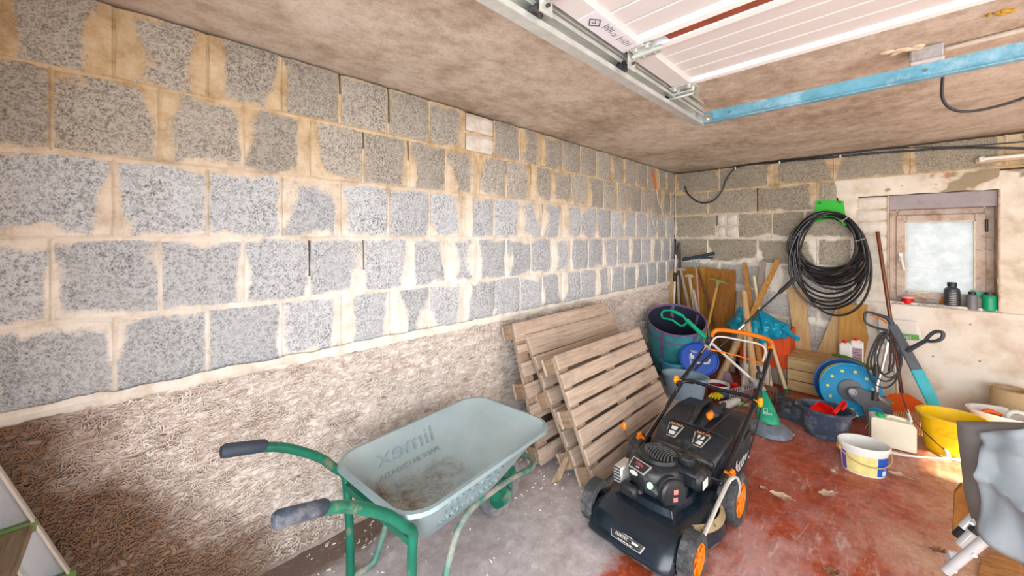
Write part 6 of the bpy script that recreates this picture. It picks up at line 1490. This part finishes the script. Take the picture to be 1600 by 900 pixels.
# folded camping chair
fc = thing('folding_chair', 'folded camping chair of grey canvas with aluminium legs at the right edge', 'folding chair', tuple(at('z',1485,895,.0)))
CAN = mt('grey_canvas', (.19,.18,.175), .8, var=.1, scale=3, dirt=(.20,.15,.11), damt=.3, dscale=3, bmp=.25)
def cpt(u, v, yy): return Y(u, v, yy)
def canvas(dep, top, name, mat, lft):
    m_ = MB()
    def f(side):
        def g_(a, b_):
            # a: left to right, b: top to bottom
            ul = lft(b_)[0]; vl = lft(b_)[1]; u = ul+(1720-ul)*a; v = vl + a*(60+90*b_)*(b_) + (0 if b_ else a*top)
            e = min(a*4, b_*5, (1-b_)*5, 1); yy = 2.42-.1*a - side*dep*(max(0, e)**.5)
            p = cpt(u, v, yy); fold = math.sin((a*2.2+b_*4.5)*2.6)*.008 + mnoise.noise(Vector((a*3, b_*3, side)))*.022
            return p + Vector((-fold*.6, -fold, 0))*max(0, min(1, e))
        return g_
    m_.grid(f(1), 26, 26); m_.grid(f(-.3), 26, 26); return m_.build(name, mat, fc, smooth=True, auto=60)
def lf1(b_):
    P = [(1494,657),(1497,690),(1502,730),(1507,775),(1520,818)]; k = b_*4; i = min(3, int(k)); t = k-i
    return (P[i][0]*(1-t)+P[i+1][0]*t, P[i][1]*(1-t)+P[i+1][1]*t)
canvas(.07, 6, 'canvas_seat', CAN, lf1)
def lf2(b_): return (1532+8*b_, 672+150*b_)
m_ = MB()
def over(a, b_):
    u = 1530+ a*170 - b_*2; v = 676 + b_*(150+150*a) - 18*a*(1-b_); yy = 2.325-.1*a - .03*math.sin(min(1,b_*3)*1.57)
    fold = mnoise.noise(Vector((a*4+7, b_*3, 2)))*.035 + .014*math.sin(b_*7+a*6) + .03*math.exp(-((b_-.42-.25*a)/.05)**2) - .025*math.exp(-((b_-.12)/.05)**2)
    return cpt(u, v, yy) + Vector((-fold*.5, -fold, 0))
m_.grid(over, 22, 22); o_ = m_.build('canvas_flap', mt('blue_grey_canvas', (.27,.305,.33), .8, var=.08, scale=3, bmp=.25, dirt=(.16,.13,.11), damt=.22, dscale=3), fc, smooth=True, auto=70)
sd = o_.modifiers.new('thick', 'SOLIDIFY'); sd.thickness = .006
ALU = mt('aluminium_tube', (.72,.75,.77), .3, .3, var=.06, bmp=0)
for (a, b_, r_) in (((1478,893,2.33),(1585,806,2.30),.0165), ((1500,852,2.40),(1545,808,2.42),.016), ((1504,826,2.43),(1530,800,2.46),.016)):
    m_ = MB(); m_.tube([cpt(*a), cpt(*b_)], r_, 14); lg_ = m_.build('chair_leg', ALU, fc, smooth=True)
m_ = MB(); m_.tube([cpt(1496,838,2.432), cpt(1507,828,2.43)], .0185, 14); m_.build('black_sleeve', BLK, fc, smooth=True)
m_ = MB(); m_.tube([cpt(1521,832,2.41), cpt(1531,823,2.414)], .0185, 14); m_.build('black_sleeve', BLK, fc, smooth=True)
m_ = MB(); m_.slab([cpt(1477,872,2.375), cpt(1482,862,2.375), cpt(1503,866,2.375), cpt(1495,896,2.335), cpt(1488,896,2.335)], (.0,.006,.004)); m_.slab([cpt(1515,816,2.40), cpt(1524,808,2.40), cpt(1545,826,2.39), cpt(1536,832,2.39)], (0,.006,0)); m_.build('joint_plate', ALU, fc)
m_ = MB()
for u, v, yy in ((1487,876,2.366),(1492,892,2.325),(1519,818,2.395),(1523,868,2.30)): p = cpt(u,v,yy); m_.cyl(p, p+Vector((0,-.008,.003)), .006, seg=8)
m_.build('rivets', STEEL, fc)['kind'] = 'stuff'
board('chipboard_piece', 'brown chipboard piece standing behind the folded chair', 'board', [cpt(1489,838,2.62), cpt(1492,770,2.60), cpt(1503,757,2.60), cpt(1560,800,2.60), cpt(1570,850,2.62)], .02, mt('brown_chipboard', (.34,.16,.06), .85, var=.3))
bk = MB(); bk.slab([at('z',1535,870,.012), at('z',1590,858,.03), at('z',1640,880,.03), at('z',1600,960,.012), at('z',1530,900,.01)], (0,0,-.009)); bk.jit(.006,14); tag(bk.build('wood_plank', wood('split_wood', (.50,.26,.11), (.28,.12,.05), 0)), 'rough split brown plank on the floor under the chair legs', 'plank')
db = MB(); rb = random.Random(9)
for i in range(420):
    x = .05+abs(rb.gauss(0,.38)); y = rb.uniform(.5,3.0)
    if x > 2.2: continue
    s_ = rb.uniform(.0015,.005); p = Vector((x,y,.0035)); a = rb.uniform(0,3.1); d = Vector((math.cos(a),math.sin(a),0))*s_*rb.uniform(1,3); n = Vector((-math.sin(a),math.cos(a),0))*s_*.6
    db.add([p-d-n-Vector((0,0,.0035)), p-d+n-Vector((0,0,.0035)), p+d+n, p+d-n, p+Vector((0,0,s_))], [(0,1,4),(1,2,4),(2,3,4),(3,0,4)])
tag(db.build('floor_debris', CHIP), 'fine straw and plaster crumbs scattered on the concrete by the left wall', 'debris', kind='stuff')
# ladder at the left edge
ld_ = thing('step_ladder', 'aluminium step ladder with worn treads at the lower left edge', 'ladder', (.30,-.02,0))
LAL = mt('ladder_aluminium', (.62,.66,.72), .4, .4, var=.1, scale=5, dirt=(.5,.42,.36), damt=.25)
LEG = mt('ladder_edge', (.82,.78,.72), .45, .2, var=.1)
A_ = at('x', 0, 725, .12); B_ = at('x', 115, 895, .12); dd = (A_-B_).normalized(); 
floor_pt = B_ - dd*(B_.z/dd.z); top_pt = B_ + dd*((1.02-B_.z)/dd.z)
for xx in (.12, .50):
    off = Vector((xx-.12, 0, 0)); m_ = MB(); a, b_ = floor_pt+off+Vector((0,0,.0)), top_pt+off
    nrm_ = Vector((0,-1,0)) ; m_.slab([a, b_, b_+nrm_*.075, a+nrm_*.075], (.004 if xx < .3 else -.004,0,0)); m_.build('side_rail', LAL, ld_)
    m_ = MB(); m_.slab([a, b_, b_+nrm_*.006, a+nrm_*.006], (.022 if xx < .3 else -.022,0,0)); m_.slab([a+nrm_*.070, b_+nrm_*.070, b_+nrm_*.076, a+nrm_*.076], (.022 if xx < .3 else -.022,0,0)); m_.build('rail_flange', LEG, ld_)
TRD = wood('worn_tread', (.42,.34,.24), (.20,.14,.09), 0, samt=.6); GE = mt('green_tread_edge', (.16,.30,.10), .6, dirt=(.25,.25,.15), damt=.3)
S1 = at('x', 52, 812, .124); S2 = at('x', 112, 890, .124); dS = S1-S2
for k in range(-1, 3):
    s = S2 + dS*k
    if s.z < .05 or s.z > 1.0: continue
    m_ = MB(); m_.box((.32, s.y-.035, s.z-.014), (.35, .075, .020), bev=.004); tr_ = m_.build('tread', TRD, ld_)
    m_ = MB(); m_.box((.135, s.y-.036, s.z-.012), (.016, .092, .030), bev=.003); m_.build('tread_edge', GE, tr_)
    m_ = MB(); m_.cyl((.125, s.y-.03, s.z-.055), (.131, s.y-.03, s.z-.055), .012, seg=14); m_.build('rivet', GPL, tr_)
